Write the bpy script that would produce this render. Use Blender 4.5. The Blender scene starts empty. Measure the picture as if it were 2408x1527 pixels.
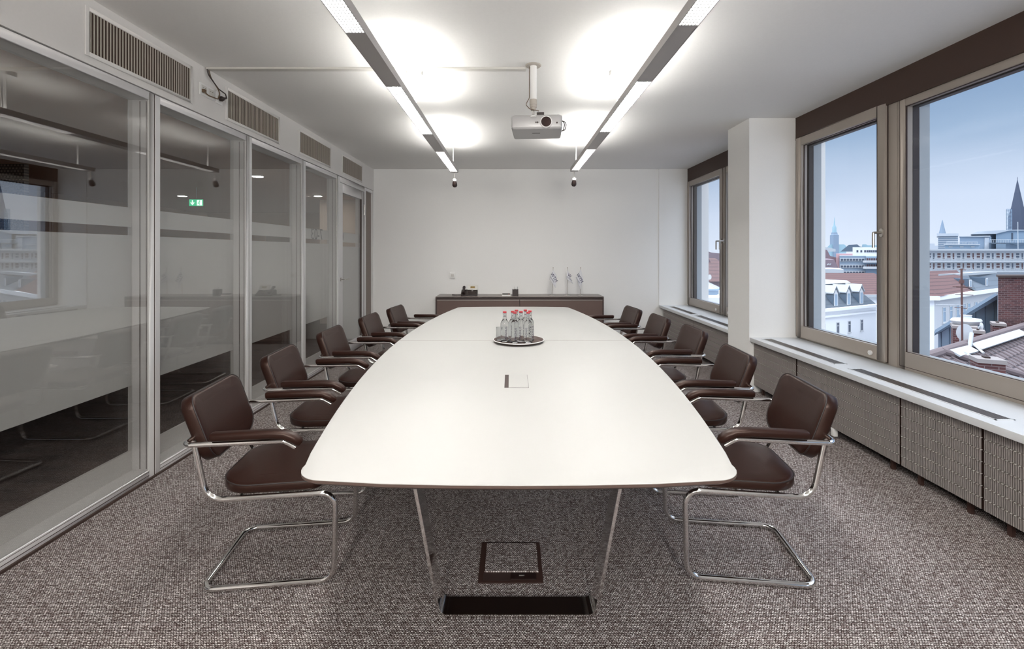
import bpy, bmesh, math, random
from mathutils import Vector, Matrix
random.seed(7)
PI = math.pi
SC = bpy.context.scene
COL = SC.collection

# ---------------------------------------------------------------- camera
F, VX, VY, EYE = 1105.0, 1202.0, 593.0, 1.48      # focal length in px, vanishing point, eye height
cam_d = bpy.data.cameras.new('camera'); cam = bpy.data.objects.new('camera', cam_d); COL.objects.link(cam)
cam.location = (0, 0, EYE); cam.rotation_euler = (PI/2, 0, 0)
cam_d.sensor_width = 36; cam_d.lens = F/2408*36
cam_d.shift_x = (1204-VX)/2408; cam_d.shift_y = -(763.5-VY)/2408
cam_d.clip_start = .02; cam_d.clip_end = 5000
SC.camera = cam

# ---------------------------------------------------------------- sky, sun, exposure
SC.view_settings.view_transform = 'Standard'; SC.view_settings.look = 'None'
SC.view_settings.gamma = 1; SC.view_settings.use_curve_mapping = False
SC.view_settings.exposure = 0.57
try:
    SC.cycles.max_bounces = 10; SC.cycles.transparent_max_bounces = 24; SC.cycles.caustics_reflective = False
    SC.cycles.caustics_refractive = False; SC.cycles.sample_clamp_indirect = 4
except Exception: pass
W = bpy.data.worlds.new('sky'); SC.world = W; W.use_nodes = True
nt = W.node_tree; nt.nodes.clear()
tc = nt.nodes.new('ShaderNodeTexCoord'); sx = nt.nodes.new('ShaderNodeSeparateXYZ'); cr = nt.nodes.new('ShaderNodeValToRGB')
bg = nt.nodes.new('ShaderNodeBackground'); wo = nt.nodes.new('ShaderNodeOutputWorld')
ns = nt.nodes.new('ShaderNodeTexNoise'); mp = nt.nodes.new('ShaderNodeMapping'); ma = nt.nodes.new('ShaderNodeMath')
mp.inputs['Scale'].default_value = (1.2, 1.2, 5); ns.inputs['Scale'].default_value = 1.6; ns.inputs['Detail'].default_value = 3
ma.operation = 'MULTIPLY_ADD'; ma.inputs[1].default_value = .10
nt.links.new(tc.outputs['Generated'], sx.inputs[0]); nt.links.new(tc.outputs['Generated'], mp.inputs[0]); nt.links.new(mp.outputs[0], ns.inputs[0])
nt.links.new(ns.outputs[0], ma.inputs[0]); nt.links.new(sx.outputs[2], ma.inputs[2]); nt.links.new(ma.outputs[0], cr.inputs[0])
els = cr.color_ramp.elements
els[0].position = .03; els[0].color = (.52, .58, .68, 1)
els[1].position = 1; els[1].color = (3.0, 3.2, 3.5, 1)
for p, c in ((.13, (.44, .51, .63, 1)), (.24, (.23, .32, .45, 1)), (.33, (.12, .20, .33, 1)), (.50, (.35, .45, .6, 1)), (.72, (2.0, 2.2, 2.5, 1))):
    e = els.new(p); e.color = c
nt.links.new(cr.outputs[0], bg.inputs[0]); nt.links.new(bg.outputs[0], wo.inputs[0]); bg.inputs[1].default_value = 1.08
sd = bpy.data.lights.new('sun', 'SUN'); so = bpy.data.objects.new('sun', sd); COL.objects.link(so)
sd.energy = .9; sd.angle = math.radians(50); sd.color = (.93, .96, 1.0)
so.rotation_euler = Vector((.72, .25, -.6)).to_track_quat('-Z', 'Y').to_euler(); so.location = (-30, -10, 40)

LAMP_DOWN, LAMP_UP = 66.0, 23.0

# ---------------------------------------------------------------- measuring helpers (photo pixel + a known plane -> point)
def onX(px, py, X): Y = X*F/(px-VX); return Y, EYE-(py-VY)*Y/F
def onZ(px, py, z): Y = (EYE-z)*F/(py-VY); return (px-VX)*Y/F, Y
def at(px, py, Y): return Vector(((px-VX)*Y/F, Y, EYE-(py-VY)*Y/F))

# ---------------------------------------------------------------- materials
def mat(name, col, rough=.5, metal=0, spec=.5, **k):
    m = bpy.data.materials.new(name); m.use_nodes = True
    b = m.node_tree.nodes['Principled BSDF']
    b.inputs['Base Color'].default_value = (*col, 1); b.inputs['Roughness'].default_value = rough
    b.inputs['Metallic'].default_value = metal; b.inputs['Specular IOR Level'].default_value = spec
    if 'trans' in k: b.inputs['Transmission Weight'].default_value = k['trans']; b.inputs['IOR'].default_value = k.get('ior', 1.45)
    if 'emit' in k: b.inputs['Emission Color'].default_value = (*k.get('ecol', col), 1); b.inputs['Emission Strength'].default_value = k['emit']
    return m
def nodes(m): return m.node_tree.nodes, m.node_tree.links, m.node_tree.nodes['Principled BSDF']
def add_noise(m, scale, amt, col2=None, bump=0, detail=4, stretch=None):
    N, L, b = nodes(m); t = N.new('ShaderNodeTexCoord'); n = N.new('ShaderNodeTexNoise')
    n.inputs['Scale'].default_value = scale; n.inputs['Detail'].default_value = detail
    if stretch:
        mp = N.new('ShaderNodeMapping'); mp.inputs['Scale'].default_value = stretch
        L.new(t.outputs['Object'], mp.inputs[0]); L.new(mp.outputs[0], n.inputs[0])
    else: L.new(t.outputs['Object'], n.inputs[0])
    c = b.inputs['Base Color'].default_value[:]
    r = N.new('ShaderNodeValToRGB'); r.color_ramp.elements[0].position = .3; r.color_ramp.elements[1].position = .7
    r.color_ramp.elements[0].color = (*(col2 or tuple(v*(1-amt) for v in c[:3])), 1)
    r.color_ramp.elements[1].color = c
    L.new(n.outputs[0], r.inputs[0]); L.new(r.outputs[0], b.inputs['Base Color'])
    if bump:
        bu = N.new('ShaderNodeBump'); bu.inputs['Strength'].default_value = bump; bu.inputs['Distance'].default_value = .002
        L.new(n.outputs[0], bu.inputs['Height']); L.new(bu.outputs[0], b.inputs['Normal'])
    return m
def brick_mat(name, c1, c2, mortar, bw, rh, ms, rough=.8, rot=(0, 0, 0), bump=.4, sc=1, noise=0, bd=.004):
    m = mat(name, c1, rough); N, L, b = nodes(m)
    t = N.new('ShaderNodeTexCoord'); mp = N.new('ShaderNodeMapping'); mp.inputs['Rotation'].default_value = (0, 0, 0) if rot == 'wrap' else rot
    br = N.new('ShaderNodeTexBrick'); br.inputs['Scale'].default_value = sc
    br.inputs['Brick Width'].default_value = bw; br.inputs['Row Height'].default_value = rh; br.inputs['Mortar Size'].default_value = ms
    br.inputs['Color1'].default_value = (*c1, 1); br.inputs['Color2'].default_value = (*c2, 1); br.inputs['Mortar'].default_value = (*mortar, 1)
    br.inputs['Mortar Smooth'].default_value = .3
    if rot == 'wrap':
        sp = N.new('ShaderNodeSeparateXYZ'); cb = N.new('ShaderNodeCombineXYZ'); ad = N.new('ShaderNodeMath')
        L.new(t.outputs['Object'], sp.inputs[0]); L.new(sp.outputs[0], ad.inputs[0]); L.new(sp.outputs[1], ad.inputs[1]); L.new(ad.outputs[0], cb.inputs[0]); L.new(sp.outputs[2], cb.inputs[1]); L.new(cb.outputs[0], br.inputs[0])
    else: L.new(t.outputs['Object'], mp.inputs[0]); L.new(mp.outputs[0], br.inputs[0])
    L.new(br.outputs[0], b.inputs['Base Color'])
    if bump:
        bu = N.new('ShaderNodeBump'); bu.inputs['Strength'].default_value = bump; bu.inputs['Distance'].default_value = bd; bu.invert = True
        L.new(br.outputs[1], bu.inputs['Height']); L.new(bu.outputs[0], b.inputs['Normal'])
    return m, br
def glass_mat(name, tint, refl, rough=0.0, f0=1.0):
    m = bpy.data.materials.new(name); m.use_nodes = True; N = m.node_tree.nodes; L = m.node_tree.links; N.clear()
    o = N.new('ShaderNodeOutputMaterial'); tr = N.new('ShaderNodeBsdfTransparent'); g = N.new('ShaderNodeBsdfGlossy')
    lw = N.new('ShaderNodeLayerWeight'); lw.inputs[0].default_value = .5; fr = N.new('ShaderNodeMath'); fr.operation = 'POWER'; fr.inputs[1].default_value = 5
    L.new(lw.outputs['Facing'], fr.inputs[0]); mm = N.new('ShaderNodeMath'); mm.operation = 'MULTIPLY_ADD'; mm.use_clamp = True
    mm.inputs[1].default_value = f0; mm.inputs[2].default_value = refl
    mx = N.new('ShaderNodeMixShader'); tr.inputs[0].default_value = (*tint, 1); g.inputs['Roughness'].default_value = rough
    L.new(fr.outputs[0], mm.inputs[0]); L.new(mm.outputs[0], mx.inputs[0]); L.new(tr.outputs[0], mx.inputs[1]); L.new(g.outputs[0], mx.inputs[2]); L.new(mx.outputs[0], o.inputs[0])
    return m
def film_mat(name, col, through):
    m = bpy.data.materials.new(name); m.use_nodes = True; N = m.node_tree.nodes; L = m.node_tree.links; N.clear()
    o = N.new('ShaderNodeOutputMaterial'); tr = N.new('ShaderNodeBsdfTransparent'); d = N.new('ShaderNodeBsdfDiffuse')
    d.inputs[0].default_value = (*col, 1); mx = N.new('ShaderNodeMixShader'); mx.inputs[0].default_value = 1-through
    L.new(tr.outputs[0], mx.inputs[1]); L.new(d.outputs[0], mx.inputs[2]); L.new(mx.outputs[0], o.inputs[0])
    return m

M = {}
M['wall'] = add_noise(mat('painted_wall', (.86, .85, .83), .85, spec=.2), 90, .02, bump=.15)
M['ceiling'] = add_noise(mat('painted_ceiling', (.84, .825, .80), .9, spec=.15), 60, .02, bump=.1)
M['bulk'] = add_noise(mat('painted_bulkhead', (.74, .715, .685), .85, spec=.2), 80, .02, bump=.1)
M['leather'] = add_noise(mat('dark_leather', (.016, .0048, .003), .37, spec=.36), 260, .15, bump=.12)
M['leather'].node_tree.nodes['Principled BSDF'].inputs['Specular Tint'].default_value = (1, .80, .72, 1)
M['seam'] = mat('dark_piping', (.012, .006, .005), .55)
M['chrome'] = mat('polished_chrome', (.80, .78, .76), .07, 1)
M['chrome_dull'] = mat('brushed_steel', (.55, .53, .50), .3, 1)
M['tabletop'] = add_noise(mat('white_laminate', (.42, .415, .40), .45, spec=.3), 500, .01)
M['tedge'] = mat('brown_table_edge', (.085, .055, .045), .35)
M['alu'] = mat('satin_white_aluminium', (.72, .705, .70), .42, .25)
M['gasket'] = mat('dark_gasket', (.035, .018, .014), .6)
M['bronze'] = mat('bronze_grey_window_frame', (.36, .315, .275), .42, .25)
M['header'] = mat('dark_brown_header_panel', (.045, .022, .014), .6)
M['rail'] = mat('dark_guide_rail', (.02, .012, .012), .5)
M['reveal'] = mat('grey_outer_reveal', (.33, .37, .41), .7)
M['sill'] = add_noise(mat('light_grey_sill', (.68, .69, .70), .38, spec=.4), 300, .03)
M['radpanel'] = mat('radiator_grey_brown', (.27, .24, .23), .55, .1)
M['radback'] = mat('radiator_back', (.03, .010, .006), .7)
M['white'] = mat('white_plastic', (.78, .77, .75), .4)
M['offwhite'] = mat('warm_white_plastic', (.62, .6, .56), .45)
M['sideb'] = add_noise(mat('brown_grey_lacquer', (.105, .068, .058), .42, spec=.35), 40, .05)
M['sidetop'] = mat('sideboard_top', (.17, .14, .13), .3)
M['sidedark'] = mat('sideboard_edge', (.03, .012, .01), .5)
M['lampbody'] = mat('silver_lamp_body', (.42, .40, .395), .42, .35)
M['blade'] = mat('louvre_blade', (.012, .011, .011), .6, 0)
M['black'] = mat('black_plastic', (.014, .006, .005), .42)
M['olive'] = mat('vent_back_dark', (.05, .028, .018), .8)
M['fin'] = mat('vent_fin', (.42, .38, .335), .6)
M['cable'] = mat('brown_cable', (.10, .06, .03), .5)
M['silver'] = mat('projector_silver', (.42, .41, .41), .38, .3)
M['lens'] = mat('lens_glass', (.02, .006, .005), .06)
M['red'] = mat('red_cap', (.42, .02, .03), .4)
M['glassb'] = mat('bottle_glass', (.97, .98, .98), .02, trans=1, ior=1.3)
M['tray'] = mat('tray_brown', (.07, .038, .03), .5)
M['ink'] = mat('dark_print', (.03, .015, .05), .6)
M['cloth'] = mat('white_flag_cloth', (.74, .74, .77), .8)
M['brass'] = mat('antique_flagpole', (.42, .36, .3), .3, .8)
M['glass_in'] = glass_mat('partition_glass', (.985, .985, .98), .13, f0=.6)
M['glass_in2'] = glass_mat('partition_glass_rear', (.98, .98, .975), .015)
M['glass_out'] = glass_mat('window_glass', (.985, .99, .995), .02, f0=.8)
M['film'] = film_mat('frosted_film', (.66, .65, .635), .12)
M['lobby'] = mat('lobby_brown_wall', (.34, .17, .09), .7)
M['lobbyceil'] = mat('lobby_ceiling', (.45, .25, .15), .8)
M['lobbydoor'] = mat('lobby_dark_door', (.12, .05, .03), .5)
M['darkcarpet'] = add_noise(mat('lobby_dark_carpet', (.085, .055, .045), .95), 3, .7, (.02, .008, .006), bump=0, detail=8, stretch=(1, 3, 1))
M['sidelight'] = mat('brown_side_panel', (.17, .13, .11), .5)
M['lobbylight'] = mat('lobby_light_wall', (.55, .46, .40), .8)
M['slot'] = mat('dark_slot', (.03, .015, .012), .6)
M['lcd'] = mat('phone_display', (.20, .13, .03), .3)
M['paper'] = mat('white_paper', (.8, .79, .77), .7)
M['lampglow_down'] = mat('lamp_tube_down', (1, 1, 1), .5, emit=LAMP_DOWN, ecol=(1, .985, .95))
M['lampglow_up'] = mat('lamp_tube_up', (1, 1, 1), .5, emit=LAMP_UP, ecol=(1, .985, .95))
M['downlight'] = mat('lobby_downlight_glow', (1, .97, .9), .5, emit=90)
M['green'] = mat('exit_green', (0, .35, .16), .4, emit=.8, ecol=(0, .55, .25))
M['exitwhite'] = mat('exit_white', (.9, 1, .95), .4, emit=1.0, ecol=(.9, 1, .95))

# carpet: small staggered loops in rows
cm, br = brick_mat('woven_carpet', (.80, .765, .745), (.24, .19, .18), (.035, .02, .017), .0105, .0078, .0016, .95, bump=.8, bd=.003)
br.offset = .5; br.inputs['Bias'].default_value = -.05
M['carpet'] = cm
N, L, b = nodes(cm)
t = N.new('ShaderNodeTexCoord'); n1 = N.new('ShaderNodeTexNoise'); n1.inputs['Scale'].default_value = 260; n1.inputs['Detail'].default_value = 2
mxc = N.new('ShaderNodeMix'); mxc.data_type = 'RGBA'; mxc.blend_type = 'MULTIPLY'; mxc.inputs[0].default_value = .75
r = N.new('ShaderNodeValToRGB'); r.color_ramp.elements[0].position = .36; r.color_ramp.elements[0].color = (.35, .31, .3, 1)
r.color_ramp.elements[1].position = .64; r.color_ramp.elements[1].color = (1.25, 1.25, 1.25, 1)
dn1 = N.new('ShaderNodeTexNoise'); dn1.inputs['Scale'].default_value = 120; dn1.inputs['Detail'].default_value = 1
vm = N.new('ShaderNodeVectorMath'); vm.operation = 'MULTIPLY_ADD'; vm.inputs[1].default_value = (.0075, .0075, 0)
L.new(t.outputs['Object'], dn1.inputs[0]); L.new(dn1.outputs[1], vm.inputs[0]); L.new(t.outputs['Object'], vm.inputs[2])
for l in list(br.inputs[0].links): L.remove(l)
L.new(vm.outputs[0], br.inputs[0])
L.new(t.outputs['Object'], n1.inputs[0]); L.new(n1.outputs[0], r.inputs[0]); L.new(br.outputs[0], mxc.inputs[6]); L.new(r.outputs[0], mxc.inputs[7])
L.new(mxc.outputs[2], b.inputs['Base Color'])
b.inputs['Specular IOR Level'].default_value = .1

def stripes(name, c1, c2, axis, freq, rough=.6, metal=0, pos=.5):
    m = mat(name, c1, rough, metal); N, L, b = nodes(m)
    t = N.new('ShaderNodeTexCoord'); s = N.new('ShaderNodeSeparateXYZ'); a = N.new('ShaderNodeMath'); a.operation = 'MULTIPLY'; a.inputs[1].default_value = freq
    f = N.new('ShaderNodeMath'); f.operation = 'FRACT'; r = N.new('ShaderNodeValToRGB'); r.color_ramp.interpolation = 'CONSTANT'
    r.color_ramp.elements[0].color = (*c1, 1); r.color_ramp.elements[1].position = pos; r.color_ramp.elements[1].color = (*c2, 1)
    L.new(t.outputs['Object'], s.inputs[0]); L.new(s.outputs[axis], a.inputs[0]); L.new(a.outputs[0], f.inputs[0]); L.new(f.outputs[0], r.inputs[0]); L.new(r.outputs[0], b.inputs['Base Color'])
    return m
M['glint_strip'] = stripes('radiator_glint', (.75, .73, .70), (.16, .13, .12), 1, 48, .35, .3)  # light and dark stripes painted as sparkle on the rib tips
M['brick'], _ = brick_mat('red_brown_brick', (.115, .042, .04), (.055, .02, .022), (.17, .13, .13), .21, .062, .008, .9, rot='wrap', bump=.3)
M['rooftile_red'] = stripes('red_roof_tiles', (.105, .05, .05), (.06, .027, .03), 2, 2.6, .8, pos=.75)
M['rooftile_brown'] = mat('brown_roof_tiles', (.13, .10, .105), .7)
M['slate'] = stripes('slate_roof', (.085, .11, .14), (.06, .08, .105), 2, 1.6, .6, pos=.85)
M['facade'] = mat('white_render', (.80, .82, .85), .85)
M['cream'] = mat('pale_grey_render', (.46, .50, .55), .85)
M['winframe'] = mat('white_window_frame', (.56, .58, .60), .5)
M['winpane'] = mat('dark_window_pane', (.07, .09, .13), .15)
M['winpane_br'] = mat('brown_window_pane', (.10, .05, .055), .2)
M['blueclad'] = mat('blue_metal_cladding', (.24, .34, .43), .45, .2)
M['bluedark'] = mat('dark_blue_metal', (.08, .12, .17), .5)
M['copper'] = mat('green_copper', (.28, .43, .50), .7)  # copper green, paled towards blue for distance haze
M['farstone'] = mat('far_stone_hazed', (.20, .27, .36), .8)  # blue haze of the distance mixed into the stone colour
M['farblue'] = mat('far_blue_hazed', (.25, .34, .44), .8)  # haze over far buildings painted in as pale blue
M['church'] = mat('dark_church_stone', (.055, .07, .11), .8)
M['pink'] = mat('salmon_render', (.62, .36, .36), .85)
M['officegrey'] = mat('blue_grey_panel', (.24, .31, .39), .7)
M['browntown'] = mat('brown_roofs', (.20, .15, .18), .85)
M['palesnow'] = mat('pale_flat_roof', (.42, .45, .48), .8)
M['ground'] = mat('street_ground', (.28, .29, .31), .9)
M['rust'] = mat('rusty_mast', (.10, .045, .04), .7)
# ---------------------------------------------------------------- mesh helpers
class MB:
    def __init__(s): s.v = []; s.f = []; s.sm = []
    def quad(s, *p, smooth=False):
        n = len(s.v); s.v += [tuple(q) for q in p]; s.f.append(tuple(range(n, n+len(p)))); s.sm.append(smooth); return s
    def box(s, x0, x1, y0, y1, z0, z1):
        x0, x1 = min(x0, x1), max(x0, x1); y0, y1 = min(y0, y1), max(y0, y1); z0, z1 = min(z0, z1), max(z0, z1)
        n = len(s.v); s.v += [(x0,y0,z0),(x1,y0,z0),(x1,y1,z0),(x0,y1,z0),(x0,y0,z1),(x1,y0,z1),(x1,y1,z1),(x0,y1,z1)]
        for q in ((3,2,1,0),(4,5,6,7),(0,1,5,4),(1,2,6,5),(2,3,7,6),(3,0,4,7)): s.f.append(tuple(n+i for i in q)); s.sm.append(False)
        return s
    def prism(s, pts, ext):
        """pts: closed loop of 3-D points, ext: extrusion vector"""
        n = len(s.v); k = len(pts); e = Vector(ext)
        s.v += [tuple(Vector(p)) for p in pts]+[tuple(Vector(p)+e) for p in pts]
        s.f.append(tuple(range(n, n+k))[::-1]); s.sm.append(False); s.f.append(tuple(range(n+k, n+2*k))); s.sm.append(False)
        for i in range(k): j = (i+1) % k; s.f.append((n+i, n+j, n+k+j, n+k+i)); s.sm.append(False)
        return s
    def tube(s, pts, r, n=12, closed=False, caps=True):
        P = [Vector(p) for p in pts]; m = len(P); rings = []; R = r if isinstance(r, (list, tuple)) else [r]*m
        def tan(i):
            a = P[(i-1) % m] if (closed or i > 0) else P[i]; b = P[(i+1) % m] if (closed or i < m-1) else P[i]
            return (b-a).normalized()
        t0 = tan(0); up = Vector((0, 0, 1)) if abs(t0.z) < .9 else Vector((1, 0, 0)); u = t0.cross(up).normalized(); prev = t0
        for i in range(m):
            t = tan(i); q = prev.rotation_difference(t); u = (q @ u); u = (u-t*u.dot(t)).normalized(); w = t.cross(u); prev = t
            base = len(s.v)
            for k in range(n):
                a = 2*PI*k/n; s.v.append(tuple(P[i]+(u*math.cos(a)+w*math.sin(a))*R[i]))
            rings.append(base)
        for i in range(m if closed else m-1):
            a, b = rings[i], rings[(i+1) % m]
            for k in range(n): s.f.append((a+k, a+(k+1) % n, b+(k+1) % n, b+k)); s.sm.append(True)
        if caps and not closed:
            s.f.append(tuple(rings[0]+k for k in range(n))[::-1]); s.sm.append(False)
            s.f.append(tuple(rings[-1]+k for k in range(n))); s.sm.append(False)
        return s
    def lathe(s, prof, c=(0, 0, 0), n=24, axis='z'):
        rings = []
        def put(r, h, a):
            x, y = r*math.cos(a), r*math.sin(a)
            p = {'z': (x, y, h), 'y': (x, h, y), 'x': (h, x, y)}[axis]
            return (p[0]+c[0], p[1]+c[1], p[2]+c[2])
        for r, h in prof:
            b = len(s.v); s.v += [put(max(r, 1e-5), h, 2*PI*k/n) for k in range(n)]; rings.append(b)
        for i in range(len(rings)-1):
            a, b = rings[i], rings[i+1]
            for k in range(n):
                q = (a+k, a+(k+1) % n, b+(k+1) % n, b+k); s.f.append(q if axis != 'y' else q[::-1]); s.sm.append(True)
        s.f.append(tuple(rings[0]+k for k in range(n))[::-1]); s.sm.append(False)
        s.f.append(tuple(rings[-1]+k for k in range(n))); s.sm.append(False)
        return s
    def disc(s, r, c, h, n=24, axis='z'): return s.lathe([(r, 0), (r, h)], c, n, axis)
    def build(s, name, m, parent=None, bevel=0, seg=2, sharp=35, smooth=False, recalc=True):
        me = bpy.data.meshes.new(name); me.from_pydata(s.v, [], s.f)
        me.polygons.foreach_set('use_smooth', [bool(a or bevel or smooth) for a in s.sm])
        if bevel or recalc:
            bm = bmesh.new(); bm.from_mesh(me)
            bmesh.ops.recalc_face_normals(bm, faces=bm.faces)
            if bevel:
                bmesh.ops.remove_doubles(bm, verts=bm.verts, dist=1e-5)
                es = [e for e in bm.edges if len(e.link_faces) == 2 and e.calc_face_angle(0) > math.radians(30)]
                bmesh.ops.bevel(bm, geom=es, offset=bevel, segments=seg, profile=.6, affect='EDGES', clamp_overlap=True)
                for f in bm.faces: f.smooth = True
            bm.to_mesh(me); bm.free()
        try: me.set_sharp_from_angle(angle=math.radians(sharp))
        except Exception: pass
        me.materials.append(M[m] if isinstance(m, str) else m)
        o = bpy.data.objects.new(name, me); COL.objects.link(o)
        if parent: o.parent = parent
        return o
def fillet(pts, n=7):
    """pts: (x,y,z,r) -> polyline with rounded corners"""
    out = []; P = [Vector(p[:3]) for p in pts]
    for i, p in enumerate(pts):
        r = p[3] if len(p) > 3 else 0
        if i in (0, len(pts)-1) or r <= 0: out.append(P[i]); continue
        a = (P[i-1]-P[i]); b = (P[i+1]-P[i]); la, lb = a.length, b.length; a.normalize(); b.normalize()
        ang = a.angle(b); d = min(r/math.tan(ang/2), la*.49, lb*.49); rr = d*math.tan(ang/2)
        bis = (a+b).normalized(); c = P[i]+bis*(rr/math.sin(ang/2)); s = (P[i]+a*d-c).normalized(); e = (P[i]+b*d-c).normalized()
        for k in range(n+1): out.append(c+s.slerp(e, k/n).normalized()*rr)
    return out
def rrect(x0, x1, y0, y1, r, n=6):
    """rounded rectangle outline; r single or four radii (x0y0, x1y0, x1y1, x0y1)"""
    R = r if isinstance(r, (tuple, list)) else (r,)*4; out = []
    for (cx, cy, rr, a0) in ((x0+R[0], y0+R[0], R[0], PI), (x1-R[1], y0+R[1], R[1], 1.5*PI), (x1-R[2], y1-R[2], R[2], 0), (x0+R[3], y1-R[3], R[3], .5*PI)):
        for k in range(n+1): a = a0+PI/2*k/n; out.append((cx+rr*math.cos(a), cy+rr*math.sin(a)))
    return out
def loft(mb, loops, cap=True, smooth=True):
    n = len(loops[0]); base = []
    for l in loops: base.append(len(mb.v)); mb.v += [tuple(p) for p in l]
    for a, b in zip(base[:-1], base[1:]):
        for k in range(n): mb.f.append((a+k, a+(k+1) % n, b+(k+1) % n, b+k)); mb.sm.append(smooth)
    if cap:
        mb.f.append(tuple(base[0]+k for k in range(n))[::-1]); mb.sm.append(False)
        mb.f.append(tuple(base[-1]+k for k in range(n))); mb.sm.append(False)
    return mb
def text_mesh(body, size, depth=.0006):
    cu = bpy.data.curves.new('lettering', 'FONT'); cu.body = body; cu.size = size; cu.extrude = depth; cu.align_x = 'CENTER'; cu.align_y = 'CENTER'
    o = bpy.data.objects.new('lettering', cu); COL.objects.link(o); bpy.context.view_layer.update()
    me = bpy.data.meshes.new_from_object(o.evaluated_get(bpy.context.evaluated_depsgraph_get()))
    bpy.data.objects.remove(o); return me
def text_obj(body, size, m, mtx, parent=None, name='lettering', depth=.0006, warp=None):
    me = text_mesh(body, size, depth)
    if warp:
        for v in me.vertices: v.co = warp(v.co)
    me.transform(mtx); me.materials.clear(); me.materials.append(M[m])
    o = bpy.data.objects.new(name, me); COL.objects.link(o)
    if parent: o.parent = parent
    return o
def tag(o, label, cat, group=None, kind=None):
    o['label'] = label; o['category'] = cat
    if group: o['group'] = group
    if kind: o['kind'] = kind
    return o
def thing(name, label, cat, loc=(0, 0, 0), rz=0, group=None, kind=None):
    o = bpy.data.objects.new(name, None); COL.objects.link(o); o.location = loc; o.rotation_euler = (0, 0, rz); o.empty_display_size = .1
    return tag(o, label, cat, group, kind)
def copy_tree(o, parent=None):
    c = o.copy(); COL.objects.link(c); c.parent = parent
    for ch in list(o.children): copy_tree(ch, c)
    return c
def struct(mb, name, m, label, cat, **k): return tag(mb.build(name, m, **k), label, cat, kind='structure')

# ---------------------------------------------------------------- room shell
CZ = EYE+1.415; YB = 8.02; XL = -2.35; XR = 3.02; Y0 = -4.2; ZS = .577; XS = 2.52
struct(MB().box(XL-.02, XR+.2, Y0, YB, -.15, 0), 'floor', 'carpet', 'grey brown woven carpet floor of the meeting room', 'floor')
struct(MB().box(XL-.15, XR+.35, Y0, YB+.2, CZ, CZ+.25), 'ceiling', 'ceiling', 'plain white ceiling over the meeting room', 'ceiling')
struct(MB().box(XL-.15, XR+.35, YB, YB+.2, -.15, CZ), 'wall_back', 'wall', 'plain white wall behind the sideboard and flags', 'wall')
struct(MB().box(XL-.15, XR+.35, Y0-.2, Y0, -.15, CZ), 'wall_front', 'wall', 'plain white wall behind the viewer', 'wall')
ZT = 2.52                                      # top of the partition, underside of the bulkhead
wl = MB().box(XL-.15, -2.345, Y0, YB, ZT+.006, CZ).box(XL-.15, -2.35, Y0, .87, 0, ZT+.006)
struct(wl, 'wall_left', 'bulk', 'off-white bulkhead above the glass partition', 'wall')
# joint of the boxed pipe cover in the back wall corner
struct(MB().box(2.52, XR, YB-.012, YB, ZS, CZ), 'trim_1', 'wall', 'narrow white cover panel in the back right corner', 'wall panel')
# column between the windows
struct(MB().box(2.516, XR+.3, 4.965, 5.451, 0, CZ), 'column', 'wall', 'white column between the two window groups', 'column')
# outside wall below and above the windows
wr = MB().box(XR+.005, XR+.2, Y0, YB, -.15, ZS-.02).box(XR+.03, XR+.2, Y0, YB, 2.70, CZ).box(XR, XR+.2, Y0, -3.2, ZS-.02, 2.70)
struct(wr, 'wall_right', 'wall', 'outer wall around the windows on the right', 'wall')
struct(MB().box(XR-.015, XR+.05, -3.2, 4.965, 2.655, CZ), 'trim_2', 'header', 'dark brown blind box above the near windows', 'blind box')
struct(MB().box(XR-.015, XR+.05, 5.451, YB, 2.655, CZ), 'trim_3', 'header', 'dark brown blind box above the far window', 'blind box')
struct(MB().box(XS, XR+.01, -3.2, 4.965, ZS-.043, ZS), 'trim_4', 'sill', 'long light grey window sill under the near windows', 'window sill', bevel=.003)
struct(MB().box(XS, XR+.01, 5.451, YB, ZS-.043, ZS), 'trim_5', 'sill', 'grey window sill under the far window beyond the column', 'window sill', bevel=.003)
struct(MB().box(XL-.02, XL+.012, .87, YB, 0, .012), 'baseboard_left', 'gasket', 'thin dark strip at the foot of the glass partition', 'baseboard')

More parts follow.
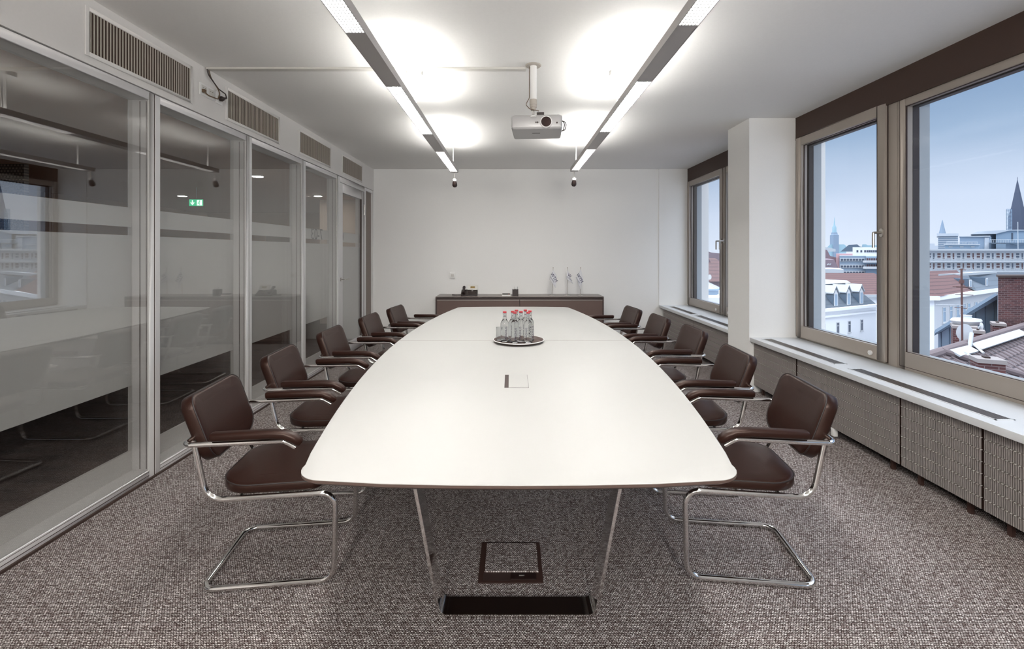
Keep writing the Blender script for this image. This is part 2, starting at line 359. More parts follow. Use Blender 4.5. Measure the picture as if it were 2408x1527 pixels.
# ---------------------------------------------------------------- glass partition on the left
XF, XK = -2.352, -2.49                          # room face and corridor face of the frames
def ring(mb, y0, y1, z0, z1, w, xa, xb, wb=None, wt=None):
    wb = w if wb is None else wb; wt = w if wt is None else wt
    mb.box(xa, xb, y0, y0+w, z0, z1).box(xa, xb, y1-w, y1, z0, z1).box(xa, xb, y0+w, y1-w, z0, z0+wb).box(xa, xb, y0+w, y1-w, z1-wt, z1); return mb
def bay(n, y0, y1, label, digits=None):
    e = thing('window_%d' % n, label, 'glass partition', (0, 0, 0), kind='structure')
    g = .0035; a, b = y0+g, y1-g; w = .044
    ring(MB(), a, b, .0, ZT, w, XF, XK, wb=.062, wt=.05).build('frame', 'alu', e, bevel=.0025, seg=1)
    gk = MB()
    for xx in (-2.368, -2.41):
        gk.box(xx, xx-.004, a+w-.0008, a+w+.0015, .07, ZT-.06).box(xx, xx-.004, b-w-.0015, b-w+.0008, .07, ZT-.06)
    gk.box(XF+.0012, XF-.001, a+w, b-w, .027, .030).box(XF+.0012, XF-.001, a+w, b-w, .05, .052)
    gk.build('gasket', 'gasket', e)
    MB().box(XF-.001, XK, y0-g, y0+g, 0, ZT).build('joint', 'gasket', e)
    MB().box(-2.358, -2.364, a+w, b-w, .062, ZT-.05).build('pane', 'glass_in', e)
    MB().box(-2.462, -2.467, a+w, b-w, .062, ZT-.05).build('rear_pane', 'glass_in2', e)
    MB().box(-2.468, -2.485, a+w, b-w, .062, .19).build('kick_rail', 'alu', e)
    ya, yb = a+w, b-w
    MB().box(-2.4675, -2.4685, ya, yb, .612, 1.588).build('frosted_film', 'film', e)
    MB().box(-2.4675, -2.4685, ya, yb, 1.642, 1.768).build('frosted_film', 'film', e)
    return e
bays = [.87, 1.986, 3.101, 4.216, 5.331, 6.40]
labs = ['glazed partition bay beside the viewer, outside the picture', 'largest glazed partition bay at the left edge of the picture', 'second glazed partition bay, the one showing the green exit sign',
        'third glazed partition bay behind the second chair on the left', 'narrow glazed partition bay with mirrored room number 7-03']
for i in range(5): b5 = bay(i+1, bays[i], bays[i+1], labs[i])
# mirrored room number on the film of the last bay; it is read from the corridor
RM = Matrix(((0, 0, -1), (1, 0, 0), (0, 1, 0))).to_4x4()
def wall_text(body, size, y, z, x, parent, mirror=True):
    # text plane facing -X (read from corridor): its +x axis runs along -Y
    R = Matrix(((0, 0, -1, x), (-1, 0, 0, y), (0, 1, 0, z), (0, 0, 0, 1)))
    return text_obj(body, size, 'ink_grey', R, parent, depth=.0008)
M['ink_grey'] = mat('grey_lettering', (.03, .025, .022), .7)
wall_text('7-03', .20, 5.97, 1.70, -2.4665, b5)
# door
d = thing('door_1', 'glazed door with aluminium frame in the far left corner', 'door', kind='structure')
y0, y1 = 6.40, 7.56
ring(MB(), y0+.004, y1, 0, ZT, .05, XF, XK, wb=.004, wt=.075).build('door_frame', 'alu', d, bevel=.002, seg=1)
ring(MB(), y0+.058, y1-.054, .01, 2.44, .115, XF-.004, XF-.06, wb=.16, wt=.13).build('door_leaf', 'alu', d, bevel=.002, seg=1)
MB().box(XF+.001, XF-.03, y1-.055, y1-.05, .01, 2.44).build('joint', 'gasket', d)
MB().box(XF-.02, XF-.026, y0+.17, y1-.165, .17, 2.31).build('pane', 'glass_in', d)
MB().box(XF-.027, XF-.028, y0+.17, y1-.165, .17, 1.56).build('frosted_film', 'film', d)
MB().box(XF-.027, XF-.028, y0+.17, y1-.165, 1.618, 1.757).build('frosted_film', 'film', d)
wall_text('0', .20, y0+.21, 1.69, XF-.0265, d)
MB().box(XF-.001, XF-.02, y1-.175, y1-.165, .16, 2.31).build('gasket', 'gasket', d)
for zz in (.25, 2.07): MB().lathe([(.011, zz), (.011, zz+.17)], (XF+.008, y1-.05, 0), 12).build('hinge', 'chrome_dull', d)
h = MB().tube(fillet([(XF, y0+.10, 1.10, 0), (XF+.055, y0+.10, 1.10, .015), (XF+.055, y0+.26, 1.10, 0)]), .0085, 10); h.disc(.026, (XF-.004, y0+.10, 1.10), .008, 16, 'x')
h.build('door_handle', 'chrome_dull', d)
e = thing('window_6', 'slim side light strip between the door and the back wall', 'glass partition', kind='structure')
ring(MB(), 7.565, YB, 0, ZT, .045, XF, XK).build('frame', 'alu', e, bevel=.002, seg=1)
MB().box(-2.38, -2.39, 7.61, YB-.045, .045, ZT-.045).build('pane', 'sidelight', e)

# ---------------------------------------------------------------- lobby beyond the glass
LX, LY = -8.4, 13.0; LC = 2.56
struct(MB().box(LX, XL-.021, Y0-2, LY, -.15, -.001), 'floor_lobby', 'darkcarpet', 'dark brown carpet floor of the lobby beyond the glass', 'floor')
struct(MB().box(LX, XL-.151, Y0-2, LY, LC, LC+.2), 'ceiling_lobby', 'lobbyceil', 'brown ceiling of the lobby beyond the glass', 'ceiling')
struct(MB().box(LX-.2, LX, Y0-2, LY, -.15, LC+.2), 'wall_lobby_left', 'lobby', 'brown wall on the far side of the lobby', 'wall')
struct(MB().box(LX, XL, LY, LY+.2, -.15, LC+.2), 'wall_lobby_back', 'lobby', 'brown end wall of the lobby', 'wall')
struct(MB().box(LX, XL-.15, Y0-2.2, Y0-2, -.15, LC+.2), 'wall_lobby_front', 'lobby', 'brown wall at the near end of the lobby', 'wall')
struct(MB().box(XL-.15, XL, YB+.2, LY, -.15, LC+.2).box(XL-.15, XL, Y0-2, Y0, -.15, LC+.2), 'wall_lobby_right', 'lobby', 'brown wall of the lobby past the meeting room', 'wall')
struct(MB().box(-3.95, XL-.151, 9.7, 9.85, 0, LC), 'wall_lobby_end', 'lobbylight', 'pale short wall of the lobby seen through the door', 'wall')
for k, (x, y, lb) in enumerate(((-4.5, 12.95, 'dark door in the end wall of the lobby'), (-6.3, 12.95, 'left dark door in the end wall of the lobby'))):
    dd = thing('door_%d' % (k+2), lb, 'door', (x, y, 0), kind='structure')
    MB().box(-.45, .45, 0, .05, 0, 2.1).build('door_leaf', 'lobbydoor', dd)
    MB().tube([(.36, -.04, 1.05), (.25, -.04, 1.05)], .01, 8).build('door_handle', 'chrome_dull', dd)
def downlight(x, y, label):
    t = thing('ceiling_downlight', label, 'ceiling light', (x, y, LC), group='round downlights of the lobby')
    MB().lathe([(.07, -.012), (.085, -.012), (.085, 0), (.07, 0)], (0, 0, 0), 24).build('trim_ring', 'white', t)
    MB().disc(.068, (0, 0, -.016), .006, 24).build('diffuser', 'downlight', t)
for x, y, lb in ((-6.3, 9.0, 'round lobby downlight left of the exit sign'), (-3.70, 9.0, 'round lobby downlight seen above the room number'), (-3.59, 6.65, 'round lobby downlight seen through the third bay'), (-7.2, 5.2, 'round lobby downlight over the perforated screen')):
    downlight(x, y, lb)
# exit sign
ex = thing('exit_sign', 'green emergency exit sign with white arrow and running figure', 'exit sign', (-5.26, 7.85, 2.304))
MB().box(-.125, .125, 0, .012, -.075, .075).build('sign_glass', 'glass_in2', ex)
MB().box(-.115, .115, -.006, -.001, -.055, .055).build('sign_panel', 'green', ex)
MB().tube([(0, .005, .075), (0, .005, LC-2.304)], .006, 8).build('hanger', 'chrome_dull', ex)
ar = MB(); yy = -.0075
ar.prism([(-.068, yy, .042), (-.052, yy, .042), (-.052, yy, -.01), (-.068, yy, -.01)], (0, .001, 0))
ar.prism([(-.095, yy, .0), (-.085, yy, .010), (-.060, yy, -.018), (-.035, yy, .010), (-.025, yy, .0), (-.060, yy, -.042)], (0, .001, 0)); ar.build('arrow', 'exitwhite', ex)
mn = MB(); mn.prism([(.015, yy, .045), (.1, yy, .045), (.1, yy, -.045), (.015, yy, -.045)], (0, .0008, 0)); mn.build('exit_doorway', 'exitwhite', ex)
pm = MB(); yy = -.0095
pm.disc(.010, (.062, yy, .028), .001, 12, 'y')
for a, b2, w in (((.058, .016), (.05, -.008), .007), ((.05, -.008), (.066, -.022), .005), ((.066, -.022), (.062, -.04), .004), ((.05, -.008), (.036, -.02), .005), ((.036, -.02), (.024, -.02), .004), ((.058, .014), (.075, .004), .004), ((.058, .014), (.04, .012), .004), ((.04, .012), (.034, .0), .003)):
    pm.tube([(a[0], yy, a[1]), (b2[0], yy, b2[1])], w, 6)
pm.build('running_figure', 'green', ex)
# perforated screen in the lobby, seen at the left edge
pmx, br2 = brick_mat('perforated_metal', (.42, .36, .30), (.26, .2, .16), (.03, .015, .01), .035, .03, .009, .4, rot=(PI/2, 0, 0), bump=.6)
sc = thing('perforated_screen', 'dark perforated metal screen in the lobby at the left edge', 'screen', (-5.56, 4.9, 0))
MB().box(-1.4, .48, 0, .05, .02, 2.4).build('screen_panel', pmx, sc)
MB().box(-1.42, .5, -.03, .08, 0, .02).build('base', 'black', sc)
bn = thing('waste_bin', 'grey waste bin beyond the door glass', 'waste bin', (-2.98, 8.6, 0))
MB().lathe([(.11, 0), (.135, .34), (.145, .35), (.135, .35), (.13, .33), (.105, .01)], (0, 0, 0), 24).build('bin_body', 'lampbody', bn)

# ---------------------------------------------------------------- right hand windows
def casement(n, y0, y1, label, sash=True, handle=None, knob=None, glass_y=None):
    """window in the plane x = XR; y0 near edge, y1 far edge"""
    e = thing('window_%d' % n, label, 'window', kind='structure')
    zb, zt = ZS+.001, 2.70
    fw = .035 if sash else .07
    ring(MB(), y0, y1, zb, zt, fw, XR, XR+.06, wb=.03 if sash else .135, wt=.06 if sash else .10).build('frame', 'bronze', e, bevel=.003, seg=1)
    if sash:
        a, b = y0+.012, y1-.012; w = .085
        ring(MB(), a, b, zb+.018, 2.672, w, XR-.022, XR+.045, wb=.115, wt=.085).build('sash', 'bronze', e, bevel=.004, seg=2)
        ring(MB(), a-.004, b+.004, zb+.013, 2.677, .008, XR-.006, XR+.01).build('gasket', 'gasket', e)
        g0, g1, gz0, gz1 = a+w, b-w, zb+.133, 2.587
    else:
        g0, g1, gz0, gz1 = y0+fw, y1-fw, zb+.135, 2.60
        ring(MB(), y0+.02, y1-.02, zb+.02, zt-.03, .004, XR-.001, XR+.01).build('gasket', 'gasket', e)
    MB().box(XR+.018, XR+.024, g0-.005, g1+.005, gz0-.005, gz1+.005).build('pane', 'glass_out', e)
    ring(MB(), g0-.001, g1+.001, gz0-.002, gz1+.001, .005, XR+.008, XR+.018).build('bead', 'gasket', e)
    # outer blind rails and reveals
    rl = MB()
    for (ya, yb) in ((g0-.06, g0), (g1, g1+.06)): rl.box(XR+.062, XR+.11, ya, yb, gz0-.03, gz1+.05)
    rl.box(XR+.062, XR+.11, g0, g1, gz1-.01, gz1+.05); rl.build('blind_rail', 'rail', e)
    rv = MB()
    for (ya, yb) in ((g0-.05, g0+.002), (g1-.002, g1+.05)): rv.box(XR+.111, XR+.19, ya, yb, gz0-.06, gz1+.05)
    rv.box(XR+.062, XR+.21, g0-.05, g1+.05, gz0-.10, gz0-.03); rv.build('outer_reveal', 'reveal', e)
    if handle is not None:
        hm = MB().lathe([(.0145, -.022-.0), (.0145, -.032)], (XR, handle, 1.637), 16, 'x')
        hy = handle
        hp = MB(); loop = rrect(-.016, .016, -.035, .035, .0155, 6)
        hp.prism([(XR-.0225, hy+p[0], 1.637+p[1]) for p in loop], (-.009, 0, 0)); pl = hp.build('handle_plate', 'chrome_dull', e)
        MB().tube(fillet([(XR-.03, hy, 1.637, 0), (XR-.092, hy, 1.637, .006), (XR-.092, hy, 1.515, 0)], 4), .0095, 12).build('handle', 'chrome_dull', e)
    if knob is not None:
        k = MB(); k.lathe([(.019, -.023), (.021, -.026), (.019, -.036), (.008, -.036), (.008, -.033)], (XR, knob, ZS+.065), 20, 'x'); k.build('lock_knob', 'white', e)
    return e
casement(7, 3.755, 4.962, 'opening casement window with lever handle beside the white column', True, 3.80, 3.915)
casement(8, .95, 3.675, 'widest fixed window pane at the right edge with city view', False)
bpy.data.objects['window_8']  # fixed pane
casement(11, -3.2, .35, 'unseen fixed window pane added behind the viewer for more daylight', False)  # out of view, added to let in more daylight
casement(9, 6.665, YB-.002, 'opening casement window in the far right corner', True, 6.715, 6.86)
casement(10, 5.455, 6.655, 'far casement window mostly hidden behind the white column', True, 6.60, 6.47)
pm_ = MB().box(XR-.004, XR+.07, 3.675, 3.755, ZS, 2.70); struct(pm_, 'trim_6', 'bronze', 'bronze window post between casement and fixed pane', 'window post', bevel=.003)
struct(MB().box(XR-.004, XR+.07, 6.653, 6.667, ZS, 2.70), 'trim_7', 'bronze', 'slim bronze post between the two far casements', 'window post')
struct(MB().box(XR-.004, XR+.07, .35, .95, ZS, 2.70), 'trim_8', 'bronze', 'bronze window post outside the right edge', 'window post')

# sill grilles
def grille(y0, y1, label, x0=2.60, x1=2.705):
    g = thing('sill_grille', label, 'air grille', ((x0+x1)/2, (y0+y1)/2, ZS), group='ventilation grilles in the window sill')
    h = (y1-y0)/2; w = (x1-x0)/2
    ring(MB(), -h, h, 0, 1, .0, 0, 0)
    fr = MB().box(-w, -w+.008, -h, h, 0, .003).box(w-.008, w, -h, h, 0, .003).box(-w, w, -h, -h+.01, 0, .003).box(-w, w, h-.01, h, 0, .003); fr.build('grille_frame', 'sill', g)
    MB().box(-w+.008, w-.008, -h+.01, h-.01, .0002, .0012).build('recess_shade', 'slot', g)  # dark sheet lying on the sill, stands in for shade in the recess
    s = MB(); n = 7
    for k in range(n): x = -w+.008+(k+.7)*(2*w-.016)/n; s.box(x-.0016, x+.0016, -h+.01, h-.01, .0012, .0034)
    s.build('slat', 'chrome_dull', g)
grille(3.78, 4.88, 'dark sill grille under the casement by the column')
grille(2.52, 3.63, 'long sill grille under the fixed window')
grille(1.27, 2.38, 'sill grille at the right edge of the picture')
grille(6.80, 7.78, 'sill grille under the far corner window'); grille(5.56, 6.68, 'sill grille just beyond the white column')

# radiators
def radiator(y0, y1, label):
    t = thing('radiator', label, 'radiator', (2.565, (y0+y1)/2, 0), group='ribbed radiators below the window sill')
    h = (y1-y0)/2-.003; z0, z1 = .075, ZS-.045; rows = 7; rh = (z1-z0)/rows
    MB().box(.012, .05, -h, h, z0, z1).build('back_plate', 'radback', t)
    rb = MB(); n = int(2*h/.0112); p = 2*h/n
    for r_ in range(rows):
        a, b2 = z0+r_*rh+.004, z0+(r_+1)*rh-.004
        for k in range(n):
            y = -h+(k+.5)*p; rb.quad((-.004, y-.0028, a), (-.004, y+.0028, a), (-.004, y+.0028, b2), (-.004, y-.0028, b2)).quad((.003, y-.0028, a-.003), (-.004, y-.0028, a), (-.004, y-.0028, b2), (.003, y-.0028, b2+.003)).quad((.003, y+.0028, a-.003), (-.004, y+.0028, a), (-.004, y+.0028, b2), (.003, y+.0028, b2+.003))
    rb.build('ribs', 'radpanel', t, recalc=False)
    w = MB()
    for r_ in range(rows): w.box(-.0055, .006, -h, h, z0+(r_+1)*rh-.0022, z0+(r_+1)*rh+.0012)  # thin strips added to carry the painted sparkle between rib rows
    w.build('glint_strip', 'glint_strip', t)
    for y in (-h+.1, h-.1): MB().box(.03, .05, y-.012, y+.012, 0, z0).build('foot', 'radback', t)
    if y0 < 3.75 < y1: MB().box(-.002, .03, 3.73-(y0+y1)/2, 3.77-(y0+y1)/2, .012, z0).build('valve', 'white', t, bevel=.005)
for a, b2, lb in ((4.23, 4.96, 'ribbed grey radiator beside the white column'), (3.10, 4.21, 'ribbed radiator below the casement window, behind the second chair'), (2.56, 3.09, 'short ribbed radiator behind the front right chair'),
                (1.42, 2.55, 'ribbed radiator at the right edge of the picture'), (5.46, 6.6, 'ribbed radiator just beyond the white column'), (6.61, 7.9, 'ribbed radiator in the far right corner')):
    radiator(a, b2, lb)

# ---------------------------------------------------------------- ventilation grilles in the bulkhead
XB = -2.345
def vent(y0, y1, label):
    t = thing('wall_vent', label, 'air vent', (XB, (y0+y1)/2, 2.705), group='air vents in the bulkhead')
    h = (y1-y0)/2; zh = .137
    fr = MB(); w = .024
    fr.box(0, .006, -h, -h+w, -zh, zh).box(0, .006, h-w, h, -zh, zh).box(0, .006, -h+w, h-w, -zh, -zh+w).box(0, .006, -h+w, h-w, zh-w, zh)
    fr.build('vent_frame', 'bulk', t, bevel=.0015, seg=1)
    MB().box(.0, .001, -h+w, h-w, -zh+w, zh-w).build('vent_back', 'olive', t)
    f = MB(); n = 38; st = (2*h-2*w)/n
    for k in range(n): y = -h+w+(k+.5)*st; f.box(.001, .0045, y-.003, y+.003, -zh+w, zh-w)
    f.build('fins', 'fin', t)
for a, b2, lb in ((1.27, 2.14, 'air vent in the bulkhead nearest the viewer, outside the picture'), (2.583, 3.455, 'largest air vent, at the top left of the picture'), (3.857, 4.755, 'second air vent, right of the socket with plugged cables'),
                (5.19, 6.11, 'third air vent, above the narrow glass bay'), (6.51, 7.40, 'smallest air vent, above the door')): vent(a, b2, lb)
# sockets and cables
t = thing('data_socket', 'double white data socket plate beside the largest air vent', 'socket', (XB, 3.62, 2.715))
MB().box(0, .008, -.088, .088, -.046, .046).build('cover_plate', 'white', t, bevel=.003)
for y in (-.042, .042): MB().box(.008, .010, y-.032, y+.032, -.03, .032).build('insert', 'offwhite', t, bevel=.002)
for y in (-.055, -.03, .03, .055): MB().box(.0101, .0108, y-.006, y+.006, .012, .015).build('port', 'slot', t)
t2 = thing('power_socket', 'single white power socket with a black plug', 'socket', (XB, 3.765, 2.71))
MB().box(0, .008, -.043, .043, -.046, .046).build('cover_plate', 'white', t2, bevel=.003)
MB().lathe([(.028, .008), (.028, .012), (.024, .012)], (0, 0, 0), 24, 'x').build('insert', 'offwhite', t2)
pg = MB().lathe([(.020, .0125), (.021, .03), (.012, .045)], (0, 0, -.002), 16, 'x').tube([(.035, 0, 0), (.042, .03, .012)], .008, 8); tag(pg.build('power_plug', 'black'), 'black power plug in the single wall socket', 'plug').location = (XB, 3.765, 2.71)
yc = 3.60
c1 = MB().tube(fillet([(XB+.012, yc, CZ-.001, 0), (XB+.02, yc+.01, 2.84, .05), (XB+.03, yc+.12, 2.77, .05), (XB+.05, yc+.175, 2.75, .02), (XB+.045, 3.80, 2.722, 0)]), .0045, 8)
tag(c1.build('power_cable', 'black'), 'dark power cable hanging from the ceiling duct to the plug', 'cable')
c2 = MB().tube(fillet([(XB+.012, yc+.02, CZ-.001, 0), (XB+.022, yc+.035, 2.83, .05), (XB+.03, yc+.14, 2.75, .04), (XB+.045, yc+.09, 2.68, .03), (XB+.035, yc-.01, 2.675, .02), (XB+.012, yc-.04, 2.70, 0)]), .0045, 8)
c2.box(XB+.0105, XB+.03, yc-.055, yc-.03, 2.688, 2.712)
tag(c2.build('data_cable', 'cable'), 'olive brown data cable looping into the double socket', 'cable')
dx0, dy = onZ(1240, 161, CZ)
tag(MB().box(XB+.01, dx0-.012, dy-.026, dy+.026, CZ-.013, CZ).build('cable_duct', 'offwhite', bevel=.002), 'flat off-white cable duct across the ceiling to the projector', 'cable duct')

# ---------------------------------------------------------------- pendant lamps
def pendant(x, segs, yend, label, rods, ystart=-3.6):
    t = thing('pendant_lamp', label, 'pendant lamp', (x, 0, 2.545), group='long pendant lamps above the table')
    w, hh = .05, .048
    bd = MB().box(-w, -w+.005, ystart, yend, 0, hh).box(w-.005, w, ystart, yend, 0, hh).box(-w+.005, w-.005, yend-.012, yend, 0, hh).box(-w+.005, w-.005, ystart, ystart+.012, 0, hh)
    ed = [ystart+.012]
    for a, b2 in segs: ed += [a, b2]
    ed.append(yend-.012)
    for a, b2 in zip(ed[0::2], ed[1::2]):
        if b2-a > .002: bd.box(-w+.005, w-.005, a, b2, .001, hh-.002)
    bd.build('housing', 'lampbody', t)
    for a, b2 in segs:
        lv = MB(); n = int((b2-a)/.026)
        for k in range(n+1): y = a+.001+(b2-a-.002)*k/n; lv.box(-w+.005, w-.005, y-.0011, y+.0011, .001, .006)
        for k in range(-2, 3): lv.box(k*.0155-.0011, k*.0155+.0011, a, b2, .001, .006)
        lo = lv.build('louvre', 'blade', t)
        MB().box(-w+.006, w-.006, a+.004, b2-.004, .012, .014).build('lamp_tube', 'lampglow_down', lo)
        MB().box(-w+.008, w-.008, a+.004, b2-.004, hh-.004, hh-.002).build('uplight', 'lampglow_up', t)
        MB().box(-w+.006, w-.006, a+.001, b2-.001, .016, .022).build('reflector', 'lampbody', lo)
    top = CZ-2.545
    for y, big in rods:
        MB().tube([(0, y, hh-.01), (0, y, top-.01)], .006, 10).build('suspension_rod', 'white', t)
        if big:
            MB().lathe([(.062, top-.035), (.064, top-.03), (.064, top), (.0, top)], (-.0, y+.0, 0), 28).build('canopy', 'white', t)
            MB().tube([(.02, y-.03, top-.03), (.014, y-.02, .15), (.02, y-.01, hh-.005)], .003, 6).build('power_lead', 'white', t)
        else: MB().lathe([(.02, top-.006), (.02, top)], (0, y, 0), 16).build('canopy', 'white', t)
    # little adjustable spotlight below the end
    s = MB().tube([(0, yend-.02, .002), (0, yend-.02, -.10)], .0065, 10); so = s.build('spotlight', 'chrome_dull', t)
    MB().lathe([(.006, -.082), (.024, -.092), (.026, -.105), (.02, -.118)], (0, yend-.02, 0), 20).build('spot_ring', 'white', so)
    d = Vector((0, .5, -.85)).normalized(); p = Vector((0, yend-.02, -.11))
    MB().tube([p, p+d*.02, p+d*.05, p+d*.072, p+d*.088], [.016, .027, .033, .033, .024], 18).build('spot_head', 'black', so)
    for yy, dd, en, nm in ((yend+.005, (0, .80, -.6), 12, 'spot_and_fill_beam'), (ystart+.02, (0, .9, -.42), 350, 'spot_and_fill_beam')):  # far beam lights the back wall; near one is added fill behind the viewer
        ld = bpy.data.lights.new(nm, 'SPOT'); ld.energy = en; ld.spot_size = math.radians(150 if en < 100 else 120); ld.spot_blend = 1; ld.shadow_soft_size = .10 if en < 100 else .4; ld.color = (1, .97, .92)
        lo_ = bpy.data.objects.new(nm, ld); COL.objects.link(lo_); lo_.parent = t; lo_.location = (0, yy, -.2); lo_.rotation_euler = Vector(dd).to_track_quat('-Z', 'Y').to_euler()
    s2 = MB().tube([(0, ystart+.02, .002), (0, ystart+.02, -.10)], .0065, 10); fill_spot = s2.build('spotlight', 'chrome_dull', t)  # near-end spotlight, added out of view to carry the fill beam
    p = Vector((0, ystart+.02, -.11)); d = Vector((0, .9, -.42)).normalized()*-1
    MB().tube([p, p+d*.02, p+d*.05, p+d*.085], [.026, .032, .032, .02], 18).build('spot_head', 'black', fill_spot)
    return t
SEG_L = [(-3.0, -1.8), (-1.0, .2), (1.06, 2.285), (3.03, 4.255), (5.005, 6.23)]  # rearmost panel of each row added behind the viewer for fill light
SEG_R = [(-3.1, -1.9), (-1.1, .1), (.98, 2.21), (2.94, 4.17), (4.885, 6.13)]
pendant(-.757, SEG_L, 6.30, 'left long pendant lamp with louvred light panels', [(3.68, True), (6.14, False), (1.0, True)])
pendant(.832, SEG_R, 6.22, 'right long pendant lamp with louvred light panels', [(3.68, True), (6.02, False), (1.0, True)])

# ---------------------------------------------------------------- projector
PY = 3.56; PX = .168
mt = thing('projector_mount', 'white ceiling pole holding the projector', 'ceiling mount', (.168, PY, CZ))
MB().lathe([(.055, -.008), (.06, -.004), (.06, 0), (0, 0)], (0, 0, 0), 28).build('ceiling_plate', 'fin', mt)
MB().lathe([(.0265, -.26), (.0265, -.008)], (0, 0, 0), 24).build('pole', 'white', mt)
MB().lathe([(.012, -.345), (.02, -.34), (.0225, -.322), (.026, -.320), (.026, -.302), (.028, -.30), (.028, -.262), (.0265, -.26)], (0, 0, 0), 24).build('collar', 'fin', mt)
MB().tube([(0, 0, -.34), (0, 0, -.372)], .011, 12).build('joint', 'chrome', mt)
MB().tube(fillet([(-.031, -.005, -.012, 0), (-.031, -.005, -.25, .03), (-.058, -.01, -.30, .02), (-.03, -.02, -.335, .02), (.04, -.03, -.355, 0)]), .003, 6).build('lead', 'cable', mt)
pz = 2.432
pj = thing('projector', 'silver projector with round lens hanging below the pole', 'projector', (.196, PY+.02, pz), math.radians(-4))
hw, hd, ht = .186, .155, .054
def pl(yf, k, zz, bulge=.012):
    out = []
    for (x, y) in rrect(-hw*k, hw*k, -hd*k, hd*k, .014, 5): 
        yb_ = -bulge*(1-(x/hw)**2) if y < 0 else 0
        out.append((x, y+yb_, zz+(-.006*(x/hw)**2 if zz > .03 else 0)))
    return out
loft(MB(), [pl(0, .955, -ht), pl(0, .98, -ht+.006), pl(0, 1.0, -.03), pl(0, 1.0, ht*.7), pl(0, .985, ht*.9), pl(0, .93, ht)]).build('case', 'silver', pj, smooth=True)
def pl2(k, z): return pl(0, k, z)
loft(MB(), [pl2(1.004, -.0385), pl2(1.004, -.0355)]).build('trim_line', 'white', pj)
yf = -hd-.010
MB().lathe([(.038, yf-.006), (.044, yf-.004), (.044, yf+.01), (.0, yf+.01)], (.070, 0, -.006), 28, 'y').build('lens_rim', 'white', pj)
MB().lathe([(.0, yf-.0065), (.020, yf-.008), (.0365, yf-.0065), (.0365, yf+.0)], (.070, 0, -.006), 28, 'y').build('lens', 'lens', pj)
MB().disc(.0055, (.008, yf-.003, -.008), .008, 12, 'y').disc(.0045, (-.004, yf-.003, -.008), .008, 12, 'y').disc(.006, (.148, yf+.003, -.012), .008, 12, 'y').build('sensor', 'slot', pj)
MB().prism([(-.022+.022*math.cos(a), yf-.0035+.004, .034+.010*math.sin(a)) for a in [PI*k/8 for k in range(9)]], (0, .01, 0)).build('focus_tab', 'white', pj)
MB().box(-.035, .025, -.035, -.025, -ht-.0008, -ht+.001).build('marking', 'slot', pj)
MB().box(.0, .055, -.06, .0, ht+.012, ht+.042).build('receiver_box', 'black', pj, bevel=.003)
MB().box(-.06, .08, -.05, .05, ht-.002, ht+.012).build('bracket', 'gasket', pj, bevel=.002)
for dz in (0, .012): MB().tube(fillet([(.06, -.02, ht+.006, 0), (.15, -.02, ht+.004, .03), (.225-dz, .0, .03, .03), (.215-dz, .02, -.02, .02), (hw-.006, .03, -.03, 0)]), .0035, 8).build('lead', 'black', pj)
# ---------------------------------------------------------------- conference table
TC, TY, TL, TZ = .026, 3.925, 2.435, .74
def half(y): return .965-.0415*(y-TY)**2
def table_outline(inset=0):
    pts = []; r = .10
    L_ = TL-inset
    ys = [TY-L_+.0+k*(2*L_)/40 for k in range(41)]
    # right side going far, end bulge, left side coming back
    def corner(c, a0, a1, n=8): return [(c[0]+r*math.cos(a0+(a1-a0)*k/n), c[1]+r*math.sin(a0+(a1-a0)*k/n)) for k in range(n+1)]
    ye = TY-L_+.035; yb = TY+L_-.035
    rt = [(TC+half(y)-inset, y) for y in ys if ye+r < y < yb-r]
    lt = [(TC-half(y)+inset, y) for y in reversed(ys) if ye+r < y < yb-r]
    hw0 = half(ye+r)-inset-.012; hw1 = half(yb-r)-inset-.012
    pts += corner((TC+hw0-r+.010, ye+r), -PI/2+.05, .12); pts += rt
    pts += corner((TC+hw1-r+.010, yb-r), -.12, PI/2-.05)
    pts += [(TC+hw1*.75*k, yb+.034*(1-k*k*.56)) for k in (.8, .4, 0, -.4, -.8)]
    pts += corner((TC-hw1+r-.010, yb-r), PI/2+.05, PI+.12); pts += lt
    pts += corner((TC-hw0+r-.010, ye+r), PI-.12, 1.5*PI-.05)
    pts += [(TC-hw0*.75*k, ye-.034*(1-k*k*.56)) for k in (.8, .4, 0, -.4, -.8)]
    return pts
tb = thing('conference_table', 'long white boat-shaped conference table on chrome legs', 'table', (0, 0, 0))
def lz(off, z): return [(x, y, z) for x, y in table_outline(off)]
top = MB(); loft(top, [lz(.002, TZ-.0005), lz(0, TZ-.002), lz(0, TZ-.003)][::-1] + [lz(.002, TZ-.0005)], smooth=True)
top = MB(); loft(top, [lz(.0, TZ-.003), lz(0, TZ-.0015), lz(.002, TZ)]); tp = top.build('tabletop', 'tabletop', tb)
ug = MB(); loft(ug, [lz(.030, TZ-.026), lz(.012, TZ-.022), lz(.0, TZ-.012), lz(.0, TZ-.003)]); ug.build('tabletop_edge', 'tedge', tb)
MB().box(TC-half(TY)+.003, TC+half(TY)-.003, TY-.0015, TY+.0015, TZ, TZ+.0003).build('seam', 'cable', tb)
